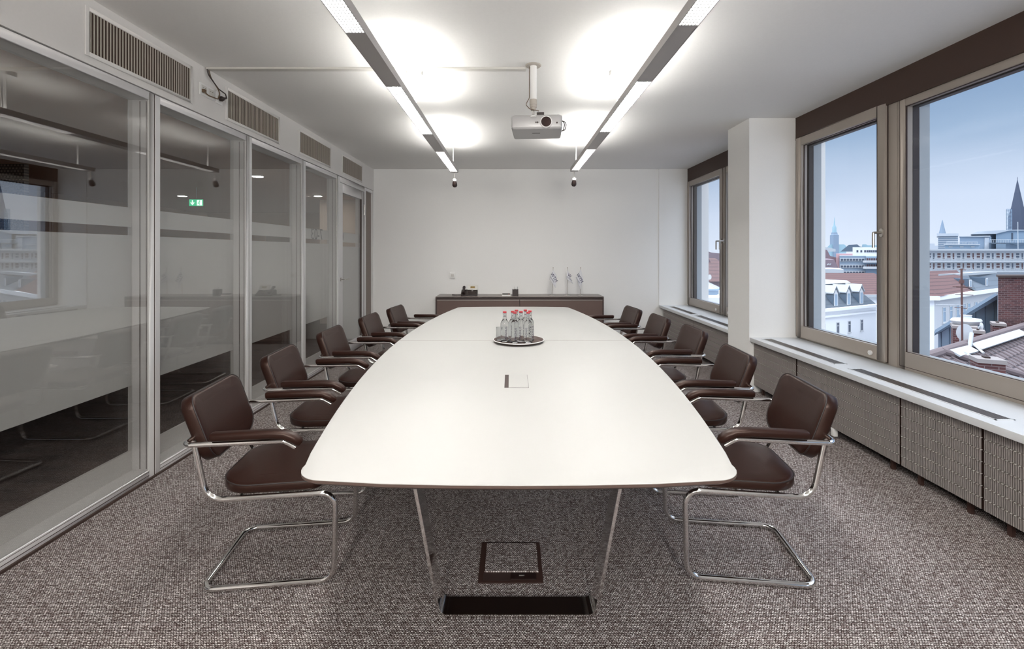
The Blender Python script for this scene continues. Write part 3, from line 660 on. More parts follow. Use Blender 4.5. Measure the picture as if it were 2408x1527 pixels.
def base(yc):
    pts = fillet([(TC-.452, 0, TZ-.026, 0), (TC-.318, 0, .006, .035), (TC+.318, 0, .006, .035), (TC+.452, 0, TZ-.026, 0)], 8)
    m = MB(); n = len(pts); th = .0075; loops = []
    for i, p in enumerate(pts):
        a = pts[max(i-1, 0)]; b = pts[min(i+1, n-1)]; t_ = (b-a).normalized(); nn = Vector((-t_.z, 0, t_.x))
        loops.append([(p+nn*th)+Vector((0, yc-.05, 0)), (p+nn*th)+Vector((0, yc+.05, 0)), (p-nn*th*.8)+Vector((0, yc+.05, 0)), (p-nn*th*.8)+Vector((0, yc-.05, 0))])
    loft(m, loops, smooth=True); return m.build('leg_frame', 'chrome', tb, sharp=30)
base(1.95); base(2*TY-1.95)
MB().box(TC-.42, TC-.36, 2.05, 2*TY-2.05, TZ-.066, TZ-.0261).box(TC+.36, TC+.42, 2.05, 2*TY-2.05, TZ-.066, TZ-.0261).build('under_beam', 'chrome_dull', tb)
# flush connection box in the top
bx = thing('table_socket_box', 'flush white cable box lid with dark slot in the table', 'cable box', (.030, 2.695, TZ))
MB().box(-.067, .067, -.135, .135, .0002, .0008).build('box_rim', 'slot', bx)
MB().box(-.044, .0655, -.133, .133, .0008, .0014).build('lid', 'tabletop', bx)
# floor box
fb = thing('floor_box', 'square floor socket box with carpet inlay under the table', 'floor box', (-.002, 2.243, 0))
MB().box(-.147, .147, -.147, .147, 0, .004).build('box_frame', 'radback', fb, bevel=.001, seg=1)
cf = MB().box(-.120, .128, -.078, .132, .004, .009); cf.build('carpet_lid', 'carpet', fb)
MB().box(-.125, .0, -.135, -.085, .004, .0045).build('cable_slot', 'slot', fb)
MB().box(.0, .115, -.128, -.088, .004, .008).build('latch_plate', 'black', fb)
MB().box(.038, .062, -.106, -.1, .008, .0095).build('latch', 'chrome_dull', fb)

# ---------------------------------------------------------------- cantilever chairs
def make_chair():
    t = thing('cantilever_chair', '', 'chair')
    s = .23; z0 = .0135; zs = .405
    side = lambda q: [(-.278, q*.10, z0, 0), (-.278, q*s, z0, .055), (.278, q*s, z0, .065), (.285, q*s, zs, .065), (-.255, q*s, zs-.004, .085), (-.312, q*(s-.010), .662, 0)]
    L_ = fillet(side(1)); R_ = fillet(side(-1)); path = R_[::-1]+L_
    MB().tube(path, .0125, 14).build('frame', 'chrome', t)
    ar = .291; za = .668
    rp = [(.135, -ar, za-.030, 0), (.085, -ar, za, .05), (-.318, -ar, za, .036), (-.318, ar, za, .036), (.085, ar, za, .05), (.135, ar, za-.030, 0)]
    MB().tube(fillet(rp), .011, 12).build('arm_tube', 'chrome', t)
    for q in (-1, 1):
        # padded arm: lofted along the arm, drooping at the front
        secs = []
        prof = [(-.205, za+.030, .020, .016), (-.197, za+.031, .023, .018), (.03, za+.033, .024, .018), (.09, za+.028, .025, .018), (.125, za+.012, .025, .018), (.148, za-.006, .022, .016), (.156, za-.014, .014, .011)]
        for i, (x, z, w, h) in enumerate(prof):
            a = prof[max(0, i-1)]; b2 = prof[min(len(prof)-1, i+1)]; tx, tz = b2[0]-a[0], b2[1]-a[1]; l = math.hypot(tx, tz); nx, nz = -tz/l, tx/l
            secs.append([(x+nx*py, q*ar+px_, z+nz*py) for px_, py in rrect(-w, w, -h, h, min(w, h)*.75, 4)])
        loft(MB(), secs).build('armrest', 'leather', t, smooth=True, sharp=50)
    # seat pad
    def so(k, z): 
        pts = rrect(-.225, .225, -.235, .235, (.135, .06, .06, .135), 8)
        return [(x*k if k else x, y*k, z) for x, y in pts]
    def inset(d, z): return [(x*(1-d/.225), y*(1-d/.235), z+.010*(x/.225)**2*(1 if z > .44 else 0)) for x, y in rrect(-.225, .225, -.235, .235, (.135, .06, .06, .135), 8)]
    st = loft(MB(), [inset(.02, .4175), inset(.004, .422), inset(0, .43), inset(0, .452), inset(.004, .459), inset(.016, .463), inset(.08, .465)]).build('seat', 'leather', t, smooth=True, sharp=60)
    MB().tube([Vector(p) for p in inset(.0008, .4565)], .0028, 6, closed=True).build('piping', 'seam', st)
    for x in (-.12, .15): MB().tube([(x, -.225, .405), (x, .225, .405)], .007, 8).build('seat_bar', 'chrome_dull', t)
    # curved, leaning back pad
    def bp(y, z, d):
        # y lateral, z along height 0..H, d depth (0 front, + backwards)
        c = .80; x = -.225-(z)*.36-(-c*y*y); x0 = -.240-.34*z+.45*y*y
        return Vector((x0-d*.94, y, .562+z*.94-d*.34+0*x))
    out = rrect(-.222, .222, 0, .305, (.085, .085, .055, .055), 8)
    def bl(k, d): 
        cy, cz = 0, .152; return [bp(cy+(y-cy)*(1-k/.222), cz+(z-cz)*(1-k/.152), d) for y, z in out]
    bk = loft(MB(), [bl(.05, -.001), bl(.014, .0), bl(.004, .003), bl(.0, .009), bl(.0, .050), bl(.006, .060), bl(.018, .064), bl(.06, .066)]).build('backrest', 'leather', t, smooth=True, sharp=60)
    MB().tube(bl(.0005, .006), .0028, 6, closed=True).build('piping', 'seam', bk)
    return t
proto = make_chair()
used = False
def place_chair(bend, side, label):
    """bend: photo pixel of the near rear arm-tube corner; side -1 left row, +1 right row"""
    global used
    zc = .668
    px, py = bend; X, Y = onZ(px, py, zc)
    slope = math.atan(.083*(TY-Y-.25))*.85
    a = slope if side < 0 else PI-slope
    fwd = Vector((math.cos(a), math.sin(a))); lat = Vector((-fwd.y, fwd.x)); near = -1 if side < 0 else 1
    c = Vector((X, Y))+fwd*.318-lat*(near*.291)
    # bend is the tube corner: centre = corner + .318 fwd + .291 towards the far side
    o = copy_tree(proto) if used else proto; used = True
    o.location = (c.x, c.y, 0); o.rotation_euler = (0, 0, a); o['label'] = label; o['group'] = 'cantilever chairs around the table'
    return o
L_B = [(430, 1048), (617, 917.6), (749, 841), (847, 793.5), (912.5, 765.7)]
R_B = [(1966, 1043), (1774, 916), (1660, 837.5), (1573, 797), (1506.4, 768.6)]
lab = ['front-most', 'second from the front', 'middle', 'second from the back wall', 'farthest']
place_chair(L_B[0], -1, 'front-most dark leather cantilever chair left of the table')
place_chair(L_B[1], -1, 'second dark leather chair from the front, left of the table')
place_chair(L_B[2], -1, 'middle dark leather chair in the left row')
place_chair(L_B[3], -1, 'fourth dark leather chair from the front, left of the table')
place_chair(L_B[4], -1, 'farthest dark leather chair left of the table, nearest the door')
place_chair(R_B[0], 1, 'front-most dark leather cantilever chair on the window side')
place_chair(R_B[1], 1, 'second dark leather chair from the front, on the window side')
place_chair(R_B[2], 1, 'middle dark leather chair in the right row')
place_chair(R_B[3], 1, 'fourth dark leather chair from the front, on the window side')
place_chair(R_B[4], 1, 'farthest dark leather chair on the window side, near the back wall')

# ---------------------------------------------------------------- sideboard and what stands on it
SZ = .765; SYF, SYB = 7.545, 8.015; SX0, SX1 = -1.215, 1.488
sb = thing('sideboard', 'low brown lacquered sideboard against the back wall', 'sideboard', (0, 0, 0))
MB().box(SX0+.015, SX1-.015, SYF+.02, SYB, .04, SZ-.02).build('body', 'sidedark', sb)
MB().box(SX0, SX0+.02, SYF, SYB, 0, SZ-.014).box(SX1-.02, SX1, SYF, SYB, 0, SZ-.014).build('side_panel', 'sidedark', sb)
MB().box(SX0, SX1, SYF-.002, SYB, SZ-.014, SZ).build('top', 'sidetop', sb, bevel=.002, seg=1)
MB().box(SX0+.02, SX1-.02, SYF, SYF+.02, 0, .04).build('plinth', 'sidedark', sb)
xm = (SX0+SX1)/2
for a, b2 in ((SX0+.022, xm-.004), (xm+.004, SX1-.022)):
    dr = MB().box(a, b2, SYF-.001, SYF+.02, .045, SZ-.062).build('door', 'sideb', sb, bevel=.001, seg=1)
    MB().box(a, b2, SYF-.004, SYF+.015, SZ-.062, SZ-.054).build('handle_strip', 'chrome_dull', dr)
# phone
ph = thing('desk_phone', 'black desk telephone with tilted display on the sideboard', 'telephone', (-.685, 7.72, SZ), 0)
def slab(m, pts, x0, x1): m.prism([(x0, y, z) for y, z in pts], (x1-x0, 0, 0)); return m
slab(MB(), [(-.09, 0), (.10, 0), (.10, .085), (.06, .095), (-.09, .018)], -.135, .13).build('phone_body', 'black', ph, bevel=.005)
slab(MB(), [(.045, .085), (.10, .165), (.085, .172), (.03, .093)], -.035, .13).build('display_panel', 'offwhite', ph, bevel=.003)
slab(MB(), [(.048, .1165), (.068, .146), (.0655, .148), (.0455, .1185)], .012, .085).build('display', 'lcd', ph)
kp = MB()
for i in range(5):
    for j in range(4):
        u = -.07+j*.03; z = .018+(u+.09)*.51+.001; kp.box(-.02+i*.028, -.006+i*.028, u, u+.014, z, z+.008)
kp.build('keys', 'gasket', ph)
MB().disc(.014, (.045, .02, .072), .008, 16).build('navigation_key', 'white', ph)
MB().tube([(-.095, -.08, .05), (-.095, -.06, .062), (-.095, .0, .085), (-.095, .07, .13), (-.095, .10, .135)], [.022, .028, .018, .026, .020], 12).build('handset', 'black', ph)
cd = MB().tube([(-.12+.0, -.05, .012)]+[(-.12-.16*k/40+.0, -.05+.01*math.cos(k*1.6)-.03*math.sin(k/40*PI), .014+.006*math.sin(k*1.6)) for k in range(1, 41)]+[(-.22, -.03, .012), (-.13, .02, .012)], .004, 6)
cd.build('coiled_cord', 'black', ph)
pn = thing('note_box', 'small white and dark note box beside the pen holder', 'note box', (-.065, 7.66, SZ))
MB().box(-.085, .055, -.04, .04, 0, .022).build('box', 'paper', pn, bevel=.002)
MB().box(-.078, .048, -.034, .034, .022, .040).build('box_lid', 'black', pn, bevel=.002)
MB().box(.022, .030, -.036, -.034, .002, .038).build('red_mark', 'red', pn)
pc = thing('pen_holder', 'square black pen holder with pens on the sideboard', 'pen holder', (.068, 7.66, SZ))
w = .048
MB().box(-w, w, -w, -w+.004, 0, .108).box(-w, w, w-.004, w, 0, .108).box(-w, -w+.004, -w, w, 0, .108).box(w-.004, w, -w, w, 0, .108).box(-w, w, -w, w, 0, .004).build('holder_body', 'black', pc)
for k, (x, y, dx, dz, lb) in enumerate(((-.028, .0, -.006, .155, 'leftmost pale pen in the black holder'), (-.008, .01, .0, .15, 'second pale pen in the black holder'), (.012, -.01, .006, .158, 'tallest pale pen in the black holder'), (.03, .01, .008, .15, 'rightmost pale pen in the black holder'))):
    tag(MB().tube([(x-dx, y, .006), (x+dx, y, dz)], .0045, 8).build('pen', 'silver' if k % 2 else 'paper'), lb, 'pen', 'pens in the holder').location = (.068, 7.66, SZ)
# flags
def flag(px, words, ang, label, shape, back=0):
    X, Y = onZ(px, 693.5, SZ)
    t = thing('table_flag', label, 'table flag', (X, 7.70, SZ), 0, 'small white table flags')
    MB().lathe([(.047, 0), (.047, .006), (.012, .012), (.006, .02), (0, .02)], (0, 0, 0), 28).build('foot', 'chrome', t)
    lean = .02 if px < 1310 else 0.006
    MB().tube([(0, 0, .015), (lean, 0, .455)], .0032, 8).build('pole', 'brass', t)
    MB().lathe([(.002, .452), (.008, .457), (.008, .462), (.001, .466)], (lean, 0, 0), 12).build('finial', 'brass', t)
    # cloth: hangs from the top of the pole; shape = outline in metres relative to the pole top (x, z)
    (ax, az), (bx_, bz), (cx, cz), (dx, dz) = shape
    nu, nv = 14, 14; m = MB(); g = []
    for i in range(nu+1):
        for j in range(nv+1):
            u, v = i/nu, j/nv
            x = (1-u)*(1-v)*ax+u*(1-v)*bx_+u*v*cx+(1-u)*v*dx; z = (1-u)*(1-v)*az+u*(1-v)*bz+u*v*cz+(1-u)*v*dz
            m.v.append((x, -.012+.010*math.sin(u*7+v*2)*v-.004*math.cos(v*9), z))
    for i in range(nu):
        for j in range(nv): a = i*(nv+1)+j; m.f.append((a, a+1, a+nv+2, a+nv+1)); m.sm.append(True)
    fo = m.build('cloth', 'cloth', t, recalc=False); so_ = fo.modifiers.new('thickness', 'SOLIDIFY'); so_.thickness = .0012
    cxm = (ax+bx_+cx+dx)/4; czm = (az+bz+cz+dz)/4
    for body, size, off, m_ in words:
        R = Matrix.Translation((cxm+off[0], -.0285, czm+off[1])) @ Matrix.Rotation(PI/2, 4, 'X') @ Matrix.Rotation(math.radians(ang), 4, 'Z')
        text_obj(body, size, m_, R, fo, depth=.0006)
M['navy'] = mat('navy_print', (.015, .015, .07), .6)
flag(1296, [('WTM', .068, (.004, .012), 'navy'), ('ENGINEERS', .022, (-.026, -.02), 'navy')], -58, 'left white table flag with WTM lettering', [(.018, .42), (.055, .40), (.100, .25), (.06, .12)][0:1]+[(.075, .33), (.060, .125), (-.042, .27)])
flag(1331, [('W', .068, (.0, .03), 'navy'), ('ENGINEERS', .022, (-.003, -.018), 'navy')], -40, 'middle white table flag with a single W visible', [(.006, .435), (.050, .30), (.098, .19), (-.012, .27)])
flag(1361, [('WTM', .068, (-.008, .014), 'navy'), ('ENGINEERS', .022, (-.040, -.022), 'navy')], -60, 'right white table flag with WTM lettering', [(.006, .435), (.048, .28), (.0, .105), (-.064, .28)])
# wall thermostat
th = thing('thermostat', 'small square white thermostat on the back wall', 'thermostat', (-1.0, YB, 1.083))
MB().box(-.046, .046, -.026, 0, -.05, .05).build('thermostat_body', 'white', th, bevel=.004)
gl = MB()
for k in range(5): gl.box(-.02+k*.01, -.016+k*.01, -.0268, -.026, -.022, .022)
gl.build('air_slot', 'fin', th)

# ---------------------------------------------------------------- tray with bottles
ty = thing('serving_tray', 'round brown serving tray with light rim holding the bottles', 'tray', (.061, 3.865, TZ))
MB().lathe([(.165, 0), (.180, .001), (.205, .018), (.208, .022), (.200, .022), (.178, .006), (0, .005)], (0, 0, 0), 48).build('tray_dish', 'tray', ty)
rim = MB(); rim.tube([(.207*math.cos(a), .207*math.sin(a), .0215) for a in [2*PI*k/64 for k in range(64)]], .0035, 8, closed=True); rim.build('rim', 'white', ty)
def make_bottle():
    t = thing('water_bottle', '', 'bottle')
    pr = [(.028, 0), (.0325, .003), (.0335, .01), (.0335, .146), (.0325, .154), (.029, .164), (.022, .174), (.0165, .182), (.0150, .192), (.0142, .222), (.0160, .225), (.0160, .234), (.0130, .236), (.0128, .240)]
    MB().lathe(pr, (0, 0, 0), 28).build('bottle_glass', 'glassb', t)
    MB().lathe([(.0148, .2362), (.0155, .238), (.0155, .246), (.013, .2485), (0, .2485)], (0, 0, 0), 20).build('cap', 'red', t)
    Rr = .0340
    R = Matrix.Identity(4)
    def warp(c):
        a = -PI/2+(-c.y)/Rr*1.0; return Vector((math.cos(a)*(Rr+c.z), math.sin(a)*(Rr+c.z), .075+c.x))
    text_obj('MAGNUS', .024, 'ink', R, t, warp=warp, depth=.0003)
    return t
bp_ = make_bottle(); first = True
ZB = TZ+.0065
for px, py, rz, lb in ((1186.8, 732.3, .35, 'leftmost red-capped water bottle on the tray'), (1205.6, 731.5, 2.2, 'water bottle behind and left of the front bottle'), (1214.5, 728.9, 1.2, 'rear water bottle left of centre on the tray'),
                   (1210.7, 734.0, .2, 'front-most red-capped water bottle on the tray'), (1225.2, 731.9, -.2, 'water bottle in the middle of the group on the tray'), (1235.5, 728.4, 2.6, 'rear water bottle right of centre on the tray'),
                   (1246.0, 730.5, .9, 'water bottle behind the right front bottle'), (1242.2, 733.9, -.5, 'right front water bottle on the tray')):
    o = bp_ if first else copy_tree(bp_); first = False
    X, Y = onZ(px, py, ZB+.2485); o.location = (X, Y, ZB); o.rotation_euler = (0, 0, rz); o['label'] = lb; o['group'] = 'small water bottles on the tray'
def glass(x, y, lb):
    t = MB().lathe([(.026, 0), (.031, .002), (.034, .11), (.0325, .11), (.030, .008), (0, .006)], (0, 0, 0), 24).build('drinking_glass', 'glassb'); tag(t, lb, 'drinking glass', 'drinking glasses on the tray'); t.location = (x, y, ZB)
glass(-.092, 3.90, 'drinking glass at the left behind the leftmost bottle'); glass(-.03, 3.955, 'drinking glass at the back of the tray')
# ================================================================ the city outside
GZ = -24.0
struct(MB().box(4, 3000, -600, 3000, GZ-1, GZ), 'ground', 'ground', 'grey streets far below between the houses', 'ground')
def wall_pt(A, B, t, z): return Vector((A.x+(B.x-A.x)*t, A.y+(B.y-A.y)*t, z))
def block(name, label, A, B, z0, z1, depth, m, group=None):
    """house body with front from A to B (plan points), depth away from the viewer"""
    e = thing(name, label, 'building', (A.x, A.y, 0), group=group)
    d = Vector((B.x-A.x, B.y-A.y, 0)).normalized(); n = Vector((-d.y, d.x, 0))
    if n.y < 0: n = -n
    a = Vector((0, 0, z0)); b = Vector((B.x-A.x, B.y-A.y, z0))
    mb = MB().prism([a, b, b+n*depth, a+n*depth], (0, 0, z1-z0)); mb.build('wall', m, e)
    return e, Vector((B.x-A.x, B.y-A.y, 0)), d, n
def windows(e, d, n, cols, rows, w, h, proud=.06, pane='winpane', fr='winframe', bars=True, fw=.08):
    """cols: distances along the front, rows: z of the lower edge; front passes through the origin of e"""
    for z in rows:
        for c in cols:
            f = MB()
            def bx(a0, a1, q0, q1, t0, t1, mb):
                p = [d*(c+a0)-n*t0, d*(c+a1)-n*t0, d*(c+a1)-n*t1, d*(c+a0)-n*t1]
                mb.prism([Vector((v.x, v.y, z+q0)) for v in p], (0, 0, q1-q0))
            bx(-w/2, -w/2+fw, 0, h, 0, proud, f); bx(w/2-fw, w/2, 0, h, 0, proud, f); bx(-w/2, w/2, 0, fw, 0, proud, f); bx(-w/2, w/2, h-fw, h, 0, proud, f)
            if bars: bx(-w/2, w/2, h*.68, h*.68+fw*.8, 0, proud, f)
            if bars: bx(-w/2-.08, w/2+.08, -.14, 0, 0, proud*2, f)
            o = f.build('window', fr, e); g = MB(); bx(-w/2+fw, w/2-fw, fw, h-fw, .005, proud*.3, g); g.build('pane', pane, o)

# --- white mansard house with dormers (through the casement window)
A = at(1880, 0, 66); B = at(2060, 0, 75); ez = at(1925, 733, 67.7).z
e, V, d, n = block('mansard_house', 'white house with slate mansard roof and four gabled dormers', A, B, GZ, ez, 14, 'facade')
cb = MB().prism([-n*.5+Vector((0, 0, ez-.1)), V-n*.5+d*.4+Vector((0, 0, ez-.1)), V+n*.5+d*.4+Vector((0, 0, ez-.1)), n*.5+Vector((0, 0, ez-.1))], (0, 0, .4)); cb.build('cornice', 'facade', e)
MB().prism([-n*.3+Vector((0, 0, ez-1.0)), V-n*.3+Vector((0, 0, ez-1.0)), V+Vector((0, 0, ez-1.0)), Vector((0, 0, ez-1.0))], (0, 0, .25)).build('moulding', 'facade', e)
rz = ez+3.6; r0 = ez+.3
b0 = [Vector((0, 0, r0)), V+Vector((0, 0, r0)), V+n*14+Vector((0, 0, r0)), n*14+Vector((0, 0, r0))]
t0 = [n*2.6+Vector((0, 0, rz)), V-d*2.4+n*2.6+Vector((0, 0, rz)), V-d*2.4+n*11+Vector((0, 0, rz)), n*11+Vector((0, 0, rz))]
loft(MB(), [b0, t0], smooth=False).build('mansard_roof', 'slate', e)
t1 = [p+Vector((0, 0, .35))+n*.4 for p in t0]
loft(MB(), [[p-n*.15 for p in t0], t1], smooth=False).build('flat_roof_edge', 'palesnow', e)
Lf = V.length
def along(px): # distance along the front for a photo column
    k = (px-VX)/F; return (k*A.y-A.x)/(d.x-k*d.y)
for px in (1937, 1969, 1999, 2029):
    c = along(px); w = .62
    dm = MB()
    f0 = n*.25; zz = ez+.35
    front = [d*(c-w)+f0+Vector((0,0,zz)), d*(c+w)+f0+Vector((0,0,zz)), d*(c+w)+f0+Vector((0,0,zz+2.1)), d*c+f0+Vector((0,0,zz+3.0)), d*(c-w)+f0+Vector((0,0,zz+2.1))]
    dm.prism(front, n*3.2); do = dm.build('dormer', 'bluedark', e)
    rf = MB()
    for q in (-1, 1):
        p0 = d*c+f0-n*.15+Vector((0,0,zz+3.08)); p1 = d*(c+q*(w+.18))+f0-n*.15+Vector((0,0,zz+1.98))
        rf.prism([p0, p1, p1+n*3.6, p0+n*3.6], (0, 0, .14))
    rf.build('dormer_roof', 'palesnow', do)
    fr = MB().prism([d*(c-w*.78)+f0-n*.02+Vector((0,0,zz+.1)), d*(c+w*.78)+f0-n*.02+Vector((0,0,zz+.1)), d*(c+w*.78)+f0-n*.02+Vector((0,0,zz+2.0)), d*c+f0-n*.02+Vector((0,0,zz+2.6)), d*(c-w*.78)+f0-n*.02+Vector((0,0,zz+2.0))], -n*.06).build('dormer_window', 'winframe', do)
    MB().prism([d*(c-w*.5)+f0-n*.08+Vector((0,0,zz+.25)), d*(c+w*.5)+f0-n*.08+Vector((0,0,zz+.25)), d*(c+w*.5)+f0-n*.08+Vector((0,0,zz+1.9)), d*(c-w*.5)+f0-n*.08+Vector((0,0,zz+1.9))], -n*.02).build('pane', 'farblue', do)
cols = [along(p) for p in (1910, 1937, 1970, 1997, 2026)]
windows(e, d, n, cols, [at(1970, 785, 70.5).z, at(1970, 785, 70.5).z-3.6], .75, 1.75, pane='winpane')

# --- long red roof behind it
A2 = at(1860, 0, 92); B2 = at(2150, 0, 92); z0 = at(2000, 694, 92).z; zr = at(2000, 642, 103).z
e, V, d, n = block('red_roof_house', 'long house with red tiled roof behind the mansard house', A2, B2, GZ, z0, 20, 'facade')
rf = MB().prism([Vector((-.5, -.6, z0)), Vector((-.5, 11, zr)), Vector((-.5, 21, z0))], (V.x+1, 0, 0)); rf.build('roof', 'rooftile_red', e)
MB().box(0, V.x, -.7, 0, z0-.4, z0+.1).build('gutter', 'palesnow', e)
for k in range(5): MB().box(4+k*5.1, 4.9+k*5.1, 1.4, 2.2, z0+.9, z0+1.6).build('roof_window', 'palesnow', e)
# --- corner house with red roof, right window
A3 = at(2197, 0, 60); B3 = at(2352, 0, 74.5); z3 = at(2197, 697, 60).z
e, V, d, n = block('corner_house', 'white corner house with steep red tiled roof', A3, B3, GZ, z3, .5, 'facade')
g3 = Vector((.69, .72, 0)); ex_ = MB().prism([Vector((0, 0, GZ)), Vector((-6, 1.0, GZ)), g3*13+Vector((-6, 1, GZ)), g3*13+V+Vector((0, 0, GZ)), V+Vector((0, 0, GZ))], (0, 0, z3-GZ)); ex_.build('side_wing', 'facade', e)
split = 15.2
cz = MB()
cz.prism([-n*.4+Vector((0,0,z3-.5)), V-n*.4+Vector((0,0,z3-.5)), V+n*.2+Vector((0,0,z3-.5)), n*.2+Vector((0,0,z3-.5))], (0,0,.55))
cz.prism([Vector((-6,.5,z3-.5)), Vector((.3,-.5,z3-.5)), Vector((.3,.6,z3-.5)), Vector((-6,1.6,z3-.5))], (0,0,.55)); cz.build('cornice', 'facade', e)
zr = at(2250, 636, 75).z
R0 = Vector((-6.5, .6, z3)); R1 = Vector((.2, -.5, z3)); R2 = d*split+Vector((0, 0, z3)); T0 = g3*12+Vector((-5, 1, zr)); T1 = Vector((at(2250, 0, 75).x-A3.x, 15, zr)); T2 = g3*13+Vector((-3, 1, zr))
rf = MB(); rf.quad(R0, R1, T2, T0); rf.quad(R1, R2, T1, T2); rf.quad(R2, R2+g3*12, T1); rf.quad(T0, T2, T1, R2+g3*14, g3*24+Vector((-6, 1, z3))); rf.build('roof', 'rooftile_red', e)
sl = [d*(split-.2)-n*.3+Vector((0, 0, z3+.05)), V-n*.3+d*.3+Vector((0, 0, z3+.05)), V+g3*13+d*.3+Vector((0, 0, z3+.05)), d*(split-.2)+g3*13+Vector((0, 0, z3+.05))]
st = [d*(split-2)+n*3.4+Vector((0, 0, z3+1.95)), V+n*3.4+Vector((0, 0, z3+1.95)), V+g3*10+Vector((0, 0, z3+1.95)), d*(split-2)+g3*10+Vector((0, 0, z3+1.95))]
loft(MB(), [sl, st], smooth=False).build('slate_roof', 'slate', e)
loft(MB(), [[p+Vector((0,0,.0)) for p in st], [p+Vector((0,0,.4)) for p in st]], smooth=False).build('ridge_edge', 'palesnow', e)
def along3(px): k = (px-VX)/F; return (k*A3.y-A3.x)/(d.x-k*d.y)
for px in (2293, 2331):
    c = along3(px); w = .45
    do = MB().prism([d*(c-w)+n*.6+Vector((0,0,z3+.4)), d*(c+w)+n*.6+Vector((0,0,z3+.4)), d*(c+w)+n*.6+Vector((0,0,z3+1.75)), d*(c-w)+n*.6+Vector((0,0,z3+1.75))], n*4).build('dormer', 'bluedark', e)
    MB().prism([d*(c-w)+n*.55+Vector((0,0,z3+.4)), d*(c+w)+n*.55+Vector((0,0,z3+.4)), d*(c+w)+n*.55+Vector((0,0,z3+1.6)), d*(c-w)+n*.55+Vector((0,0,z3+1.6))], -n*.08).build('dormer_window', 'winframe', do)
    MB().prism([d*(c-w*.45)+n*.46+Vector((0,0,z3+.6)), d*(c+w*.45)+n*.46+Vector((0,0,z3+.6)), d*(c+w*.45)+n*.46+Vector((0,0,z3+1.45)), d*(c-w*.45)+n*.46+Vector((0,0,z3+1.45))], -n*.02).build('pane', 'farblue', do)
c3 = [along3(p) for p in (2220, 2236, 2252, 2267, 2278)]+[along3(p) for p in (2295, 2307, 2319, 2331, 2343)]
windows(e, d, n, c3, [z3-3.6, z3-7.2, z3-10.8], 1.15, 2.0, pane='farblue')
windows(e, Vector((-.986, .165, 0)), Vector((.165, .986, 0)), [1.5, 3.6], [z3-3.4, z3-6.6, z3-9.8], 1.0, 2.0, pane='winpane')

# --- long office block with two storeys of windows
YO = 130; zt = at(0, 587, YO).z; zb = at(0, 642, YO).z
A4 = at(2172, 0, YO); B4 = at(2620, 0, YO)
e, V, d, n = block('office_block', 'long pale office block with two rows of windows and balconies', A4, B4, GZ, zt-.3, 14, 'cream')
MB().box(-.5, V.x, -1.2, 14, zt-.3, zt+.15).build('roof_slab', 'palesnow', e)
for zz in (at(0, 613.5, YO).z, at(0, 637, YO).z):
    MB().box(-.5, V.x, -1.1, 0, zz-.35, zz).build('balcony_slab', 'palesnow', e)
    rl = MB()
    k = 0
    while k*.5 < V.x: rl.box(k*.5, k*.5+.05, -1.08, -1.03, zz, zz+.8); k += 1
    rl.box(0, V.x, -1.1, -1.02, zz+.8, zz+.87); rl.build('railing', 'palesnow', e)
rowz = [at(0, 611.5, YO).z, at(0, 635, YO).z]
for r_ in range(2):
    for k in range(13):
        x0 = .9+k*2.72
        f = MB().box(x0, x0+1.15, -.06, 0, rowz[r_]+.2, rowz[r_]+2.0).box(x0+1.5, x0+2.2, -.06, 0, rowz[r_]+.0, rowz[r_]+2.0).build('window', 'winframe', e)
        MB().box(x0+.12, x0+1.03, -.08, -.061, rowz[r_]+.45, rowz[r_]+1.15).box(x0+.12, x0+1.03, -.08, -.061, rowz[r_]+1.3, rowz[r_]+1.85).box(x0+1.62, x0+2.08, -.08, -.061, rowz[r_]+.2, rowz[r_]+1.85).build('pane', 'winpane_br' if (k+r_) % 3 else 'winpane', f)
# --- glazed penthouse, hall and plant rooms on the office block
def ext(px, depth): return Vector(((px-VX)/F*depth, depth, 0))
def simple(name, label, m, pts_px, Y, depth, group=None, cat='building'):
    e = thing(name, label, cat, (0, 0, 0), group=group); pts = [at(px, py, Y) for px, py in pts_px]
    MB().prism(pts, ext(min(p[0] for p in pts_px), depth)).build('body', m, e); return e
ph_ = simple('penthouse', 'low green-grey glazed penthouse on the office block', 'farblue', [(2222, 588), (2222, 576), (2303, 576), (2303, 588)], 133, 8)
MB().prism([at(2219, 576, 132.4), at(2219, 574.5, 132.4), at(2305, 574.5, 132.4), at(2305, 576, 132.4)], ext(2219, 9)).build('roof_slab', 'palesnow', ph_)
for k in range(3): MB().prism([at(2231+k*26, 582, 132.9), at(2231+k*26, 579.5, 132.9), at(2240+k*26, 579.5, 132.9), at(2240+k*26, 582, 132.9)], (0, .1, 0)).build('window', 'palesnow', ph_)
rl = MB()
for k in range(27): rl.tube([at(2226+k*2.8, 574.5, 134), at(2226+k*2.8, 569.5, 134)], .04, 4)
rl.tube([at(2226, 569.5, 134), at(2299, 569.5, 134)], .05, 4); rl.build('railing', 'palesnow', ph_)
hl = simple('roof_hall', 'large blue grey metal hall rising over the office block', 'farblue', [(2342, 588), (2342, 549), (2372, 541.5), (2460, 541.5), (2460, 588)], 150, 30)
MB().prism([at(2283, 551, 149.5), at(2298, 545, 149.5), at(2374, 540.5, 149.5), at(2470, 540.5, 149.5), at(2470, 542, 149.5), at(2374, 542.5, 149.5), at(2342, 550, 149.5)], ext(2283, 31)).build('roof', 'cream', hl)
MB().prism([at(2286, 588, 151), at(2286, 551, 151), at(2343, 549, 151), at(2343, 588, 151)], ext(2286, 25)).build('wing', 'bluedark', hl)
MB().prism([at(2379, 565, 149.9), at(2379, 548, 149.9), at(2382.5, 548, 149.9), at(2382.5, 565, 149.9)], (0, .2, 0)).build('window', 'winpane', hl)
pr_ = simple('plant_room', 'grey box shaped plant room with flat roof beside the hall', 'farstone', [(2257, 588), (2257, 557), (2331, 557), (2331, 588)], 142, 7)
